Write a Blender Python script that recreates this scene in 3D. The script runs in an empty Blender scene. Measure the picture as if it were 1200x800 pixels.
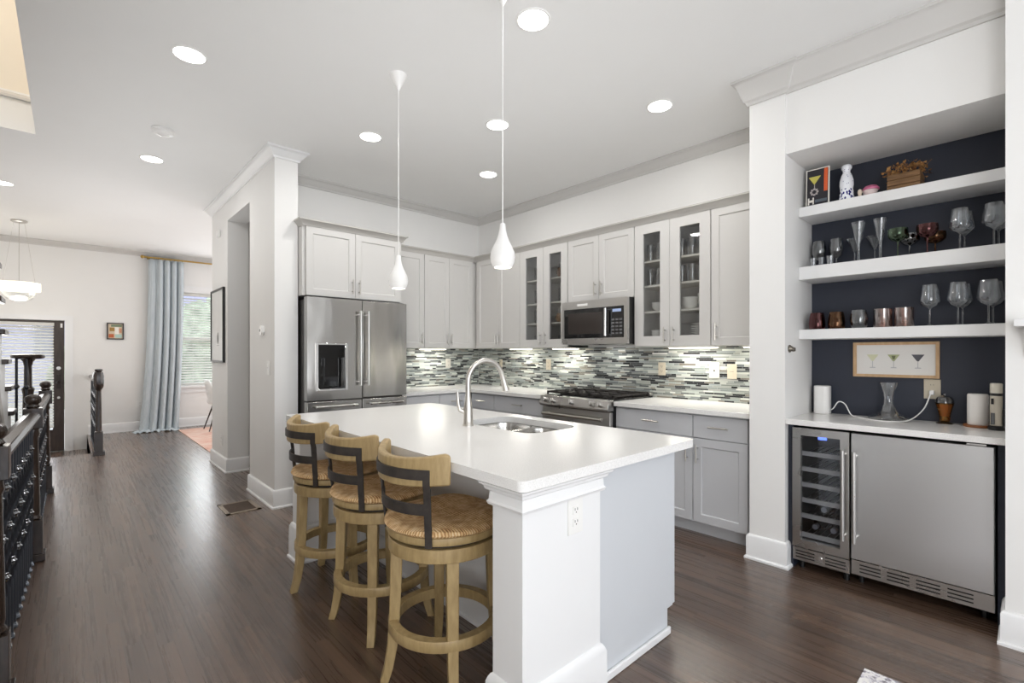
import bpy, bmesh, math, random
from mathutils import Vector, Matrix
random.seed(7)
C = bpy.context.scene.collection
SC = bpy.context.scene
PI = math.pi

# ------------------------------------------------------------------ camera
cam_d = bpy.data.cameras.new('camera')
cam = bpy.data.objects.new('camera', cam_d); C.objects.link(cam)
cam.location = (0, 0, 1.31)
cam.rotation_euler = (PI/2, 0, math.radians(47.386 - 90))
cam_d.sensor_width = 36; cam_d.lens = 563.04/1200*36
cam_d.shift_y = 14/1200; cam_d.clip_start = 0.05
SC.camera = cam

# ------------------------------------------------------------------ world, daylight, exposure
SC.view_settings.view_transform = 'Standard'
SC.view_settings.look = 'None'
SC.view_settings.gamma = 1
SC.view_settings.use_curve_mapping = False
SC.view_settings.exposure = 0.0
SC.cycles.max_bounces = 10; SC.cycles.diffuse_bounces = 6; SC.cycles.glossy_bounces = 5
SC.cycles.transparent_max_bounces = 24; SC.cycles.transmission_bounces = 8
SC.cycles.sample_clamp_indirect = 4.0
SC.cycles.caustics_reflective = False; SC.cycles.caustics_refractive = False
SC.cycles.use_denoising = True
w = bpy.data.worlds.new('sky'); SC.world = w; w.use_nodes = True
bg = w.node_tree.nodes['Background']
bg.inputs[0].default_value = (0.86, 0.92, 1.0, 1); bg.inputs[1].default_value = 4.0

def area_light(name, loc, rot, sx, sy, power, col=(1, 1, 1), spread=PI):
    d = bpy.data.lights.new(name, 'AREA'); d.shape = 'RECTANGLE'; d.size = sx; d.size_y = sy
    d.energy = power; d.color = col; d.spread = spread
    o = bpy.data.objects.new(name, d); C.objects.link(o)
    o.location = loc; o.rotation_euler = rot
    return o
# daylight through the tall windows of the living room behind the camera and of the far rooms
area_light('window_daylight', (1.3, -4.6, 1.75), (PI/2, 0, 0), 4.6, 2.6, 24, (0.98, 0.99, 1.0))
area_light('window_daylight', (3.85, 8.6, 1.6), (0, PI/2, 0), 2.2, 2.6, 45, (0.95, 0.975, 1.0))
area_light('window_daylight', (2.1, 10.15, 1.6), (-PI/2, 0, 0), 1.0, 1.6, 18, (0.94, 0.97, 1.0))
area_light('window_daylight', (-0.6, 10.2, 1.0), (-PI/2, 0, 0), 0.7, 1.4, 14, (1.0, 0.98, 0.96))
area_light('upstairs_daylight', (-0.75, 3.2, 5.3), (0, 0, 0), 0.8, 2.0, 42, (1.0, 0.98, 0.95))
# added unseen fill lamps: up at the ceilings, and from the stair hall side
area_light('ceiling_fill', (1.75, 2.1, 1.5), (PI, 0, 0), 2.4, 2.6, 5.5, spread=math.radians(110))
area_light('ceiling_fill', (0.45, 5.7, 1.5), (PI, 0, 0), 0.9, 4.4, 10, spread=math.radians(130))
area_light('ceiling_fill', (1.3, -2.2, 1.5), (PI, 0, 0), 2.6, 2.6, 19)
area_light('hall_fill', (-1.2, -1.3, 1.15), (PI/2, 0, math.radians(-74)), 2.4, 1.8, 82, (0.98, 0.99, 1.0))

# ------------------------------------------------------------------ materials
def lin(c):
    r = []
    for v in c[:3]:
        v = v/255.0
        r.append(v/12.92 if v <= 0.04045 else ((v+0.055)/1.055)**2.4)
    return (r[0], r[1], r[2], 1.0)
class NT:
    def __init__(s, m): s.t = m.node_tree; s.n = s.t.nodes
    def new(s, kind, **kw):
        n = s.n.new(kind)
        for k, v in kw.items():
            setattr(n, k, v)
        return n
    def put(s, sock, v):
        if v is None: return
        if hasattr(v, 'is_output'): s.t.links.new(v, sock)
        else: sock.default_value = v
    def math(s, op, a, b=None, c=None):
        n = s.new('ShaderNodeMath', operation=op)
        s.put(n.inputs[0], a); s.put(n.inputs[1], b); s.put(n.inputs[2], c)
        return n.outputs[0]
    def mix(s, f, a, b, blend='MIX'):
        n = s.new('ShaderNodeMix', data_type='RGBA', blend_type=blend)
        s.put(n.inputs[0], f); s.put(n.inputs[6], a); s.put(n.inputs[7], b)
        return n.outputs[2]
    def ramp(s, f, stops):
        n = s.new('ShaderNodeValToRGB'); e = n.color_ramp.elements
        while len(e) < len(stops): e.new(0.5)
        for k, (p, c) in enumerate(stops): e[k].position = p; e[k].color = c
        s.put(n.inputs[0], f); return n.outputs[0]
    def noise(s, vec, scale, detail=3, rough=0.5, dim='3D'):
        n = s.new('ShaderNodeTexNoise', noise_dimensions=dim)
        if vec is not None: s.put(n.inputs['Vector'], vec)
        n.inputs['Scale'].default_value = scale; n.inputs['Detail'].default_value = detail
        n.inputs['Roughness'].default_value = rough
        return n.outputs[0]
    def coords(s, scale=(1, 1, 1), rot=(0, 0, 0), kind='Object'):
        tc = s.new('ShaderNodeTexCoord'); mp = s.new('ShaderNodeMapping')
        mp.inputs['Scale'].default_value = scale; mp.inputs['Rotation'].default_value = rot
        s.t.links.new(tc.outputs[kind], mp.inputs['Vector']); return mp.outputs[0]
    def bump(s, h, strength=0.2, dist=0.002):
        n = s.new('ShaderNodeBump'); n.inputs['Strength'].default_value = strength
        n.inputs['Distance'].default_value = dist; s.put(n.inputs['Height'], h); return n.outputs[0]
def mat(name, col=(200, 200, 200), rough=0.5, metal=0.0, spec=0.5, emit=None, es=0.0, coat=0.0):
    m = bpy.data.materials.new(name); m.use_nodes = True
    b = m.node_tree.nodes['Principled BSDF']
    b.inputs['Base Color'].default_value = lin(col)
    b.inputs['Roughness'].default_value = rough; b.inputs['Metallic'].default_value = metal
    b.inputs['Specular IOR Level'].default_value = spec
    b.inputs['Coat Weight'].default_value = coat
    if emit: b.inputs['Emission Color'].default_value = lin(emit); b.inputs['Emission Strength'].default_value = es
    return m
def bsdf(m): return m.node_tree.nodes['Principled BSDF']
def paint(name, col, rough=0.55, amt=0.03, scale=6.0):
    m = mat(name, col, rough); t = NT(m)
    f = t.noise(t.coords(), scale, 4)
    a = lin(col); d = tuple(v*(1-amt*2) for v in a[:3])+(1,)
    t.put(bsdf(m).inputs['Base Color'], t.mix(f, a, d))
    t.put(bsdf(m).inputs['Normal'], t.bump(t.noise(t.coords(), 260, 2), 0.05, 0.001))
    return m
def glass(name, tint=(255, 255, 255), base=0.06, edge=0.55, blend=0.35, rough=0.02, refl=(255, 255, 255)):
    m = bpy.data.materials.new(name); m.use_nodes = True; t = NT(m)
    t.n.remove(bsdf(m)); out = t.n['Material Output']
    tr = t.new('ShaderNodeBsdfTransparent'); tr.inputs[0].default_value = lin(tint)
    gl = t.new('ShaderNodeBsdfGlossy'); gl.inputs['Color'].default_value = lin(refl); gl.inputs['Roughness'].default_value = rough
    lw = t.new('ShaderNodeLayerWeight'); lw.inputs[0].default_value = blend
    f = t.math('MULTIPLY_ADD', lw.outputs['Facing'], edge, base)
    mx = t.new('ShaderNodeMixShader'); t.put(mx.inputs[0], f)
    t.t.links.new(tr.outputs[0], mx.inputs[1]); t.t.links.new(gl.outputs[0], mx.inputs[2])
    t.t.links.new(mx.outputs[0], out.inputs[0]); return m
def steel(name, col=(176, 174, 172), rough=0.3, wobble=0.0, wscale=(1.3, 1.3, 0.9)):
    m = mat(name, col, rough, 1.0); t = NT(m); b = bsdf(m)
    n = t.noise(t.coords((3, 3, 3)), 1.5, 2)
    t.put(b.inputs['Roughness'], t.math('MULTIPLY_ADD', n, 0.06, rough-0.03))
    if wobble:
        t.put(b.inputs['Normal'], t.bump(t.noise(t.coords(wscale), 2.2, 1), wobble, 0.03))
    return m
def wood(name, c0, c1, rough=0.45, scale=(1, 1, 1), freq=14.0):
    m = mat(name, c0, rough); t = NT(m)
    v = t.coords(scale)
    f = t.noise(v, freq, 5, 0.6)
    t.put(bsdf(m).inputs['Base Color'], t.ramp(f, [(0.32, lin(c0)), (0.68, lin(c1))]))
    t.put(bsdf(m).inputs['Normal'], t.bump(f, 0.12, 0.002))
    return m

M = {}
M['wall'] = paint('wall_paint', (236, 235, 233), 0.6, 0.012)
M['ceiling'] = paint('ceiling_paint', (240, 240, 239), 0.75, 0.01)
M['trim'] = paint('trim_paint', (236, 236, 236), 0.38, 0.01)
M['crown'] = paint('shaded_trim_paint', (209, 207, 204), 0.45, 0.01)  # trim paint greyed: the shade on the crown is put into its colour
M['cream'] = paint('cream_paint', (236, 229, 217), 0.6, 0.015)
M['navy'] = paint('navy_paint', (41, 46, 60), 0.5, 0.04)
M['upper'] = paint('greige_cabinet_paint', (206, 204, 201), 0.4, 0.01)
M['lower'] = paint('grey_cabinet_paint', (196, 197, 200), 0.4, 0.01)
M['island'] = paint('pale_grey_paint', (208, 211, 215), 0.42, 0.01)
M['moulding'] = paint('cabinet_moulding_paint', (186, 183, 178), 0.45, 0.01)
M['gap'] = mat('shadow_gap', (52, 50, 50), 0.8)
M['steel'] = steel('brushed_steel', (196, 194, 191), 0.28)
M['steel_door'] = steel('appliance_steel', (178, 176, 173), 0.2, 0.4, (2.2, 2.2, 0.7))
M['steel_flat'] = steel('cooler_steel', (206, 206, 206), 0.34, 0.06)
M['sink'] = steel('sink_steel', (196, 194, 190), 0.2)
M['chrome'] = mat('chrome', (226, 226, 226), 0.12, 1.0)
M['nickel'] = mat('brushed_nickel', (196, 192, 186), 0.3, 1.0)
M['black'] = mat('black_plastic', (18, 18, 19), 0.35)
M['black_gloss'] = mat('black_glass', (12, 12, 13), 0.06, 0, 0.6)
M['iron'] = wood('dark_iron', (34, 30, 28), (58, 51, 46), 0.5, (1, 1, 1), 30)
M['cast_iron'] = mat('cast_iron', (34, 30, 28), 0.6)
M['rail_dark'] = wood('espresso_wood', (40, 32, 28), (62, 49, 42), 0.22, (6, 6, 1), 8)
M['rail_iron'] = mat('black_iron', (42, 44, 50), 0.42, 0.4)
M['collar'] = mat('polished_iron', (120, 122, 126), 0.2, 0.9)
M['door_wood'] = wood('dark_door_wood', (52, 42, 38), (70, 58, 52), 0.45, (6, 6, 1), 6)
M['stool_wood'] = wood('washed_oak', (152, 128, 86), (178, 154, 110), 0.45, (5, 5, 1.2), 9)
M['plate_white'] = mat('outlet_white', (238, 237, 234), 0.4)
M['plate_tile'] = mat('outlet_cream', (212, 208, 198), 0.4)
M['plate_ivory'] = mat('outlet_ivory', (206, 196, 176), 0.4)
M['slot'] = mat('outlet_slot', (60, 58, 56), 0.6)
M['white_gloss'] = mat('white_enamel', (242, 241, 239), 0.3)
M['porcelain'] = mat('porcelain', (240, 238, 234), 0.2)
M['cab_inside'] = paint('cabinet_interior', (196, 193, 190), 0.6, 0.02)
M['cab_shelf'] = mat('cabinet_shelf', (226, 222, 214), 0.5)
M['brass'] = mat('brass', (190, 160, 92), 0.28, 1.0)
M['lens'] = mat('lamp_lens', (255, 255, 250), 0.4, emit=(255, 252, 244), es=9.0)
M['lens_pend'] = mat('pendant_lens', (255, 255, 250), 0.4, emit=(255, 250, 240), es=6.0)
M['strip'] = mat('light_strip', (255, 255, 240), 0.4, emit=(255, 246, 222), es=9.0)
M['drum'] = mat('drum_shade', (255, 250, 235), 0.6, emit=(255, 247, 222), es=1.1)
M['pane'] = glass('window_pane', (250, 252, 252), 0.03, 0.3, 0.3)
M['cab_glass'] = glass('cabinet_glass', (240, 241, 241), 0.03, 0.25, 0.3)
M['cool_glass'] = glass('cooler_glass', (226, 228, 232), 0.035, 0.25, 0.3)
M['clear'] = glass('clear_glass', (236, 238, 240), 0.06, 0.62, 0.42, 0.06)
M['green_glass'] = glass('green_glass', (96, 122, 92), 0.08, 0.6, 0.35, 0.06, (200, 225, 195))
M['red_glass'] = glass('red_glass', (128, 40, 48), 0.08, 0.5, 0.35, 0.06, (230, 170, 170))
M['orange_glass'] = glass('orange_glass', (160, 82, 30), 0.08, 0.5, 0.35, 0.06, (235, 190, 150))
M['grey_glass'] = glass('smoke_glass', (176, 182, 186), 0.12, 0.65, 0.4, 0.06)
M['rose_glass'] = glass('rose_glass', (208, 182, 172), 0.16, 0.6, 0.4, 0.12)
M['amber_glass'] = glass('amber_glass', (228, 192, 132), 0.1, 0.55, 0.35, 0.05, (235, 205, 150))
M['dark_glass'] = glass('dark_glass', (54, 58, 62), 0.12, 0.55, 0.35, 0.04)
def blind_mat():
    m = mat('blind_slat', (242, 241, 238), 0.5); t = NT(m)
    tl = t.new('ShaderNodeBsdfTranslucent'); tl.inputs[0].default_value = lin((244, 242, 236))
    mx = t.new('ShaderNodeMixShader'); mx.inputs[0].default_value = 0.4
    t.t.links.new(bsdf(m).outputs[0], mx.inputs[1]); t.t.links.new(tl.outputs[0], mx.inputs[2])
    t.t.links.new(mx.outputs[0], t.n['Material Output'].inputs[0]); return m
M['blind'] = blind_mat()
M['curtain'] = None

def quartz():
    m = mat('white_quartz', (234, 233, 231), 0.2); t = NT(m); v = t.coords()
    f = t.noise(v, 260, 2); g = t.noise(v, 9, 5)
    c = t.ramp(f, [(0.36, lin((226, 225, 223))), (0.52, lin((236, 235, 233))), (0.7, lin((241, 240, 238)))])
    t.put(bsdf(m).inputs['Base Color'], t.mix(t.math('MULTIPLY', g, 0.16), c, lin((222, 217, 212)))); return m
M['quartz'] = quartz()

def floor_wood():
    m = mat('dark_oak_strip_floor', (80, 66, 58), 0.3, coat=0.6); t = NT(m); b = bsdf(m)
    tc = t.new('ShaderNodeTexCoord'); sp = t.new('ShaderNodeSeparateXYZ'); t.t.links.new(tc.outputs['Object'], sp.inputs[0])
    W = 0.0585
    row = t.math('FLOOR', t.math('DIVIDE', sp.outputs[0], W))
    wn = t.new('ShaderNodeTexWhiteNoise', noise_dimensions='1D'); t.put(wn.inputs['W'], row)
    u = t.math('MULTIPLY_ADD', wn.outputs[0], 7.3, sp.outputs[1])
    pl = t.math('FLOOR', t.math('DIVIDE', u, 0.95))
    cb = t.new('ShaderNodeCombineXYZ'); t.put(cb.inputs[0], row); t.put(cb.inputs[1], pl)
    w2 = t.new('ShaderNodeTexWhiteNoise', noise_dimensions='2D'); t.t.links.new(cb.outputs[0], w2.inputs['Vector'])
    tone = w2.outputs[0]
    off = t.new('ShaderNodeCombineXYZ'); t.put(off.inputs[0], t.math('MULTIPLY', tone, 19.0)); t.put(off.inputs[2], t.math('MULTIPLY', tone, 31.0))
    ad = t.new('ShaderNodeVectorMath', operation='ADD'); t.t.links.new(tc.outputs['Object'], ad.inputs[0]); t.t.links.new(off.outputs[0], ad.inputs[1])
    mp = t.new('ShaderNodeMapping'); mp.inputs['Scale'].default_value = (46, 1.1, 1); t.t.links.new(ad.outputs[0], mp.inputs[0])
    g = t.noise(mp.outputs[0], 1.0, 6, 0.65)
    mp2 = t.new('ShaderNodeMapping'); mp2.inputs['Scale'].default_value = (170, 1.6, 1); t.t.links.new(ad.outputs[0], mp2.inputs[0])
    g2 = t.noise(mp2.outputs[0], 1.0, 3, 0.6)
    base = t.ramp(tone, [(0.0, lin((86, 68, 56))), (0.5, lin((98, 78, 65))), (1.0, lin((114, 91, 75)))])
    dark = t.ramp(g, [(0.25, lin((150, 140, 134))), (0.7, lin((255, 255, 255)))])
    c = t.mix(0.85, base, dark, 'MULTIPLY')
    c = t.mix(t.math('MULTIPLY', t.math('SMOOTH_MIN', t.math('MAXIMUM', t.math('SUBTRACT', g2, 0.5), 0.0), 0.4, 0.05), 0.7), c, lin((140, 116, 100)))
    fx = t.math('FRACT', t.math('DIVIDE', sp.outputs[0], W)); fy = t.math('FRACT', t.math('DIVIDE', u, 0.95))
    e1 = t.math('LESS_THAN', fx, 0.035); e2 = t.math('LESS_THAN', fy, 0.0025)
    e = t.math('MAXIMUM', e1, e2)
    c = t.mix(t.math('MULTIPLY', e, 0.4), c, lin((38, 31, 28)))
    t.put(b.inputs['Base Color'], c); b.inputs['Coat Roughness'].default_value = 0.3
    t.put(b.inputs['Roughness'], t.math('MULTIPLY_ADD', g, 0.16, 0.2))
    t.put(b.inputs['Normal'], t.bump(t.math('SUBTRACT', g, e), 0.12, 0.0015))
    return m
M['floor'] = floor_wood()

def tile_mat():
    m = mat('mosaic_tile', (160, 165, 160), 0.16); t = NT(m)
    a = t.new('ShaderNodeVertexColor', layer_name='tile')
    v = t.coords((30, 30, 30)); f = t.noise(v, 1.2, 3)
    t.put(bsdf(m).inputs['Base Color'], t.mix(t.math('MULTIPLY', f, 0.2), a.outputs[0], lin((214, 214, 210)), 'MULTIPLY'))
    return m
M['tile'] = tile_mat()
M['grout'] = mat('tile_grout', (196, 198, 192), 0.8)

def rush_mat():
    m = mat('woven_rush', (196, 150, 92), 0.7); t = NT(m)
    tc = t.new('ShaderNodeTexCoord'); sp = t.new('ShaderNodeSeparateXYZ'); t.t.links.new(tc.outputs['Object'], sp.inputs[0])
    ax = t.math('ABSOLUTE', sp.outputs[0]); ay = t.math('ABSOLUTE', sp.outputs[1])
    q = t.math('GREATER_THAN', ax, ay)
    k = t.math('ADD', t.math('MULTIPLY', q, sp.outputs[1]), t.math('MULTIPLY', t.math('SUBTRACT', 1.0, q), sp.outputs[0]))
    nz = t.noise(t.coords((1, 1, 1)), 34, 3)
    wv = t.math('SINE', t.math('ADD', t.math('MULTIPLY', k, 620.0), t.math('MULTIPLY', nz, 5.0)))
    f = t.math('MULTIPLY_ADD', wv, 0.24, t.math('MULTIPLY_ADD', nz, 1.1, -0.1))
    c = t.ramp(f, [(0.05, lin((140, 98, 58))), (0.35, lin((196, 154, 102))), (0.62, lin((220, 188, 142))), (1.0, lin((236, 218, 186)))])
    t.put(bsdf(m).inputs['Base Color'], c)
    t.put(bsdf(m).inputs['Normal'], t.bump(wv, 0.5, 0.003)); return m
M['rush'] = rush_mat()

def curtain_mat():
    m = mat('pale_blue_linen', (172, 188, 194), 0.85); t = NT(m)
    f = t.noise(t.coords((90, 90, 3)), 1.5, 3)
    t.put(bsdf(m).inputs['Base Color'], t.ramp(f, [(0.3, lin((178, 188, 194))), (0.7, lin((202, 209, 213)))])); return m
M['curtain'] = curtain_mat()

def rug_mat():
    m = mat('faded_persian_rug', (205, 170, 155), 0.95); t = NT(m); v = t.coords()
    f = t.noise(v, 3.2, 6, 0.7)
    vo = t.new('ShaderNodeTexVoronoi'); t.put(vo.inputs['Vector'], v); vo.inputs['Scale'].default_value = 9
    c = t.ramp(f, [(0.3, lin((186, 120, 100))), (0.45, lin((214, 180, 164))), (0.6, lin((226, 208, 196))), (0.75, lin((150, 150, 158)))])
    t.put(bsdf(m).inputs['Base Color'], t.mix(t.math('MULTIPLY', vo.outputs[0], 0.5), c, lin((196, 140, 120)))); return m
M['rug'] = rug_mat()
def mat_rug():
    m = mat('speckled_white_mat', (232, 228, 226), 0.95); t = NT(m); v = t.coords()
    f = t.noise(v, 48, 4, 0.7)
    t.put(bsdf(m).inputs['Base Color'], t.ramp(f, [(0.36, lin((120, 116, 122))), (0.46, lin((206, 202, 210))), (0.55, lin((238, 235, 232)))])); return m
M['mat'] = mat_rug()
def ceramic():
    m = mat('painted_ceramic', (240, 240, 244), 0.2); t = NT(m)
    tc = t.new('ShaderNodeTexCoord'); sp = t.new('ShaderNodeSeparateXYZ'); t.t.links.new(tc.outputs['Object'], sp.inputs[0])
    vo = t.new('ShaderNodeTexVoronoi'); t.put(vo.inputs['Vector'], t.coords((1, 1, 0.6))); vo.inputs['Scale'].default_value = 80
    d = t.math('MULTIPLY', t.math('LESS_THAN', vo.outputs[0], 0.42), t.math('LESS_THAN', sp.outputs[2], 0.075))
    d2 = t.math('MULTIPLY', t.math('LESS_THAN', vo.outputs[0], 0.16), t.math('GREATER_THAN', sp.outputs[2], 0.1))
    c = t.mix(t.math('MAXIMUM', d, d2), lin((238, 240, 246)), lin((34, 40, 120)))
    t.put(bsdf(m).inputs['Base Color'], c); return m
M['ceramic'] = ceramic()
M['crate'] = wood('rustic_crate_wood', (92, 66, 42), (140, 106, 70), 0.75, (2, 2, 14), 5)
M['oak_frame'] = wood('oak_frame', (196, 160, 118), (214, 180, 140), 0.5, (1, 4, 1), 10)
M['tray_wood'] = wood('walnut_tray', (128, 78, 42), (158, 100, 58), 0.45, (3, 3, 3), 8)
M['leaf_dry'] = None
def dry():
    m = mat('dried_petals', (176, 112, 48), 0.85); t = NT(m); f = t.noise(t.coords(), 38, 3)
    t.put(bsdf(m).inputs['Base Color'], t.ramp(f, [(0.3, lin((96, 62, 40))), (0.5, lin((160, 112, 62))), (0.7, lin((200, 156, 96)))])); return m
M['leaf_dry'] = dry()
def leaves():
    m = mat('garden_leaves', (70, 104, 44), 0.7); t = NT(m); f = t.noise(t.coords(), 5, 6)
    t.put(bsdf(m).inputs['Base Color'], t.ramp(f, [(0.35, lin((84, 98, 78))), (0.65, lin((158, 168, 144)))])); return m
M['garden'] = leaves()
M['paving'] = paint('outdoor_paving', (170, 168, 164), 0.9, 0.06)
M['siding'] = paint('lilac_siding', (150, 148, 172), 0.8, 0.05)
M['steps_dark'] = M['rail_dark']

# ------------------------------------------------------------------ mesh helpers
class MB:
    def __init__(s): s.bm = bmesh.new(); s.mi = 0
    def face(s, vs, smooth=False):
        try:
            f = s.bm.faces.new(vs); f.material_index = s.mi; f.smooth = smooth; return f
        except ValueError: return None
    def v(s, p): return s.bm.verts.new(p)
    def box(s, x0, x1, y0, y1, z0, z1):
        if x0 > x1: x0, x1 = x1, x0
        if y0 > y1: y0, y1 = y1, y0
        if z0 > z1: z0, z1 = z1, z0
        p = [s.v((x, y, z)) for z in (z0, z1) for (x, y) in ((x0, y0), (x1, y0), (x1, y1), (x0, y1))]
        for q in ((0, 3, 2, 1), (4, 5, 6, 7), (0, 1, 5, 4), (1, 2, 6, 5), (2, 3, 7, 6), (3, 0, 4, 7)):
            s.face([p[k] for k in q])
        return s
    def rings(s, rings, cap0=True, cap1=True, smooth=True, closed=True):
        vr = [[s.v(p) for p in r] for r in rings]
        n = len(vr[0])
        for a, b in zip(vr, vr[1:]):
            for k in range(n if closed else n-1):
                s.face([a[k], a[(k+1) % n], b[(k+1) % n], b[k]], smooth)
        if cap0: s.face(list(reversed(vr[0])))
        if cap1: s.face(vr[-1])
        return s
    def lathe(s, prof, c=(0, 0, 0), n=24, cap0=True, cap1=True, a0=0.0, nr=None):
        R = []
        for r, z in prof:
            r = max(r, 0.0004)
            R.append([(c[0]+r*math.cos(a0+2*PI*k/n), c[1]+r*math.sin(a0+2*PI*k/n), c[2]+z) for k in range(n)])
        return s.rings(R, cap0, cap1)
    def cyl(s, p0, p1, r0, r1=None, n=16, smooth=True):
        p0 = Vector(p0); p1 = Vector(p1); r1 = r0 if r1 is None else r1
        d = (p1-p0).normalized(); u = d.orthogonal().normalized(); w_ = d.cross(u)
        R = [[tuple(p+u*r*math.cos(2*PI*k/n)+w_*r*math.sin(2*PI*k/n)) for k in range(n)] for p, r in ((p0, r0), (p1, r1))]
        return s.rings(R, True, True, smooth)
    def tube(s, pts, r, n=10, rr=None):
        pts = [Vector(p) for p in pts]; R = []
        t0 = (pts[1]-pts[0]).normalized(); u = t0.orthogonal().normalized()
        for k, p in enumerate(pts):
            a = pts[max(k-1, 0)]; b = pts[min(k+1, len(pts)-1)]
            t = (b-a).normalized(); u = (u-t*u.dot(t)).normalized(); w_ = t.cross(u)
            q = rr[k] if rr else r
            R.append([tuple(p+u*q*math.cos(2*PI*j/n)+w_*q*math.sin(2*PI*j/n)) for j in range(n)])
        return s.rings(R)
    def sweep(s, path, prof, flip=False, smooth=False):
        """profile (d, z): d metres out from the path to its right-hand side (left when flip)"""
        P = [Vector((p[0], p[1])) for p in path]; R = []
        for k, p in enumerate(P):
            def nrm(a, b):
                d = (b-a).normalized(); q = Vector((d.y, -d.x)); return -q if flip else q
            if k == 0: m_ = nrm(P[0], P[1])
            elif k == len(P)-1: m_ = nrm(P[-2], P[-1])
            else:
                a = nrm(P[k-1], p); b = nrm(p, P[k+1]); m_ = (a+b); m_ = m_/max(m_.dot(a), 1e-6)
            R.append([(p.x+m_.x*d, p.y+m_.y*d, z) for d, z in prof])
        s.rings(R, True, True, smooth); return s
    def prism(s, poly, z0, z1):
        return s.rings([[(x, y, z) for x, y in poly] for z in (z0, z1)], True, True, False)
    def prism_x(s, poly, x0, x1):
        return s.rings([[(x, y, z) for y, z in poly] for x in (x0, x1)], True, True, False)
    def prism_y(s, poly, y0, y1):
        return s.rings([[(x, y, z) for x, z in poly] for y in (y0, y1)], True, True, False)
    def slab(s, outer, holes, z0, z1):
        for z in (z0, z1):
            b = bmesh.new(); es = []
            for loop in [outer]+holes:
                vs = [b.verts.new((x, y, z)) for x, y in loop]
                es += [b.edges.new((vs[k], vs[(k+1) % len(vs)])) for k in range(len(vs))]
            bmesh.ops.triangle_fill(b, use_beauty=True, use_dissolve=True, edges=es)
            mp = {}
            for f in b.faces:
                vs = []
                for v in f.verts:
                    if v not in mp: mp[v] = s.v(v.co)
                    vs.append(mp[v])
                up = f.normal.z > 0
                if up != (z == z1): vs.reverse()
                s.face(vs)
            b.free()
        for loop in [outer]+holes:
            s.rings([[(x, y, z) for x, y in loop] for z in (z0, z1)], False, False, False)
        return s
    def door(s, fr, u0, u1, v0, v1, w0, w1, rail=0.058, rec=0.009, slope=0.006, open_=False):
        """shaker front: frame between depths w0 (back) and w1 (front), recessed panel (or a hole)"""
        def P(u, v, w_): return s.v(fr(u, v, w_))
        o = [(u0, v0), (u1, v0), (u1, v1), (u0, v1)]
        i = [(u0+rail, v0+rail), (u1-rail, v0+rail), (u1-rail, v1-rail), (u0+rail, v1-rail)]
        j = [(a+sx*slope, b+sy*slope) for (a, b), (sx, sy) in zip(i, ((1, 1), (-1, 1), (-1, -1), (1, -1)))]
        A = [P(a, b, w0) for a, b in o]; B = [P(a, b, w1) for a, b in o]; Ci = [P(a, b, w1) for a, b in i]
        D = [P(a, b, w0 if open_ else w1-rec) for a, b in (i if open_ else j)]
        for k in range(4):
            n = (k+1) % 4
            s.face([A[k], A[n], B[n], B[k]]); s.face([B[k], B[n], Ci[n], Ci[k]]); s.face([Ci[k], Ci[n], D[n], D[k]])
            if open_: s.face([A[k], D[k], D[n], A[n]])
        if not open_:
            s.face(D); s.face(list(reversed(A)))
        return s
    def fbox(s, fr, u0, u1, v0, v1, w0, w1):
        a = fr(u0, v0, w0); b = fr(u1, v1, w1)
        return s.box(a[0], b[0], a[1], b[1], a[2], b[2])

def wloc(o):
    v = Vector((0, 0, 0))
    while o is not None:
        v += o.location; o = o.parent
    return v
def obj(name, mb, mats, parent=None, bevel=0.0, seg=1, origin=None, angle=35, subsurf=0):
    """link mb as ONE mesh; coordinates in mb are world coordinates, re-based on the parent (or origin)"""
    me = bpy.data.meshes.new(name)
    bmesh.ops.recalc_face_normals(mb.bm, faces=mb.bm.faces[:])
    off = wloc(parent) if parent is not None else Vector(origin or (0, 0, 0))
    if off.length: bmesh.ops.translate(mb.bm, vec=-off, verts=mb.bm.verts[:])
    mb.bm.to_mesh(me); mb.bm.free()
    for m in (mats if isinstance(mats, (list, tuple)) else [mats]): me.materials.append(m)
    me.set_sharp_from_angle(angle=math.radians(angle))
    o = bpy.data.objects.new(name, me); C.objects.link(o)
    if parent is not None: o.parent = parent
    else: o.location = off
    if bevel:
        b = o.modifiers.new('bevel', 'BEVEL'); b.width = bevel; b.segments = seg; b.limit_method = 'ANGLE'; b.angle_limit = math.radians(40)
    return o
def tag(o, label, cat, group=None):
    o['label'] = label; o['category'] = cat
    if group: o['group'] = group
    return o
def thing(name, label, cat, loc=(0, 0, 0), group=None):
    o = bpy.data.objects.new(name, None); C.objects.link(o); o.location = loc; o.empty_display_size = 0.1
    return tag(o, label, cat, group)
def struct(name, mb, mats, bevel=0.0):
    o = obj(name, mb, mats, bevel=bevel); o['kind'] = 'structure'; return o
def dup(root, loc, rotz=0.0, label=None, group=None, scale=None):
    r = root.copy(); C.objects.link(r); r.location = loc; r.rotation_euler = (0, 0, rotz)
    if scale: r.scale = scale
    if label: r['label'] = label
    if group: r['group'] = group
    def kids(src, dst):
        for ch in list(src.children):
            c = ch.copy(); C.objects.link(c); c.parent = dst; kids(ch, c)
    kids(root, r)
    return r
def rrect(x0, x1, y0, y1, r, n=5):
    P = []
    for cx, cy, a in ((x1-r, y1-r, 0), (x0+r, y1-r, 90), (x0+r, y0+r, 180), (x1-r, y0+r, 270)):
        for k in range(n+1):
            t = math.radians(a+90*k/n); P.append((cx+r*math.cos(t), cy+r*math.sin(t)))
    return P
def FX(X):   # front facing -X; u = Y, v = Z, w = out of the wall
    return lambda u, v, w_: (X-w_, u, v)
def FY(Y):   # front facing -Y; u = X
    return lambda u, v, w_: (u, Y-w_, v)

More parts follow.
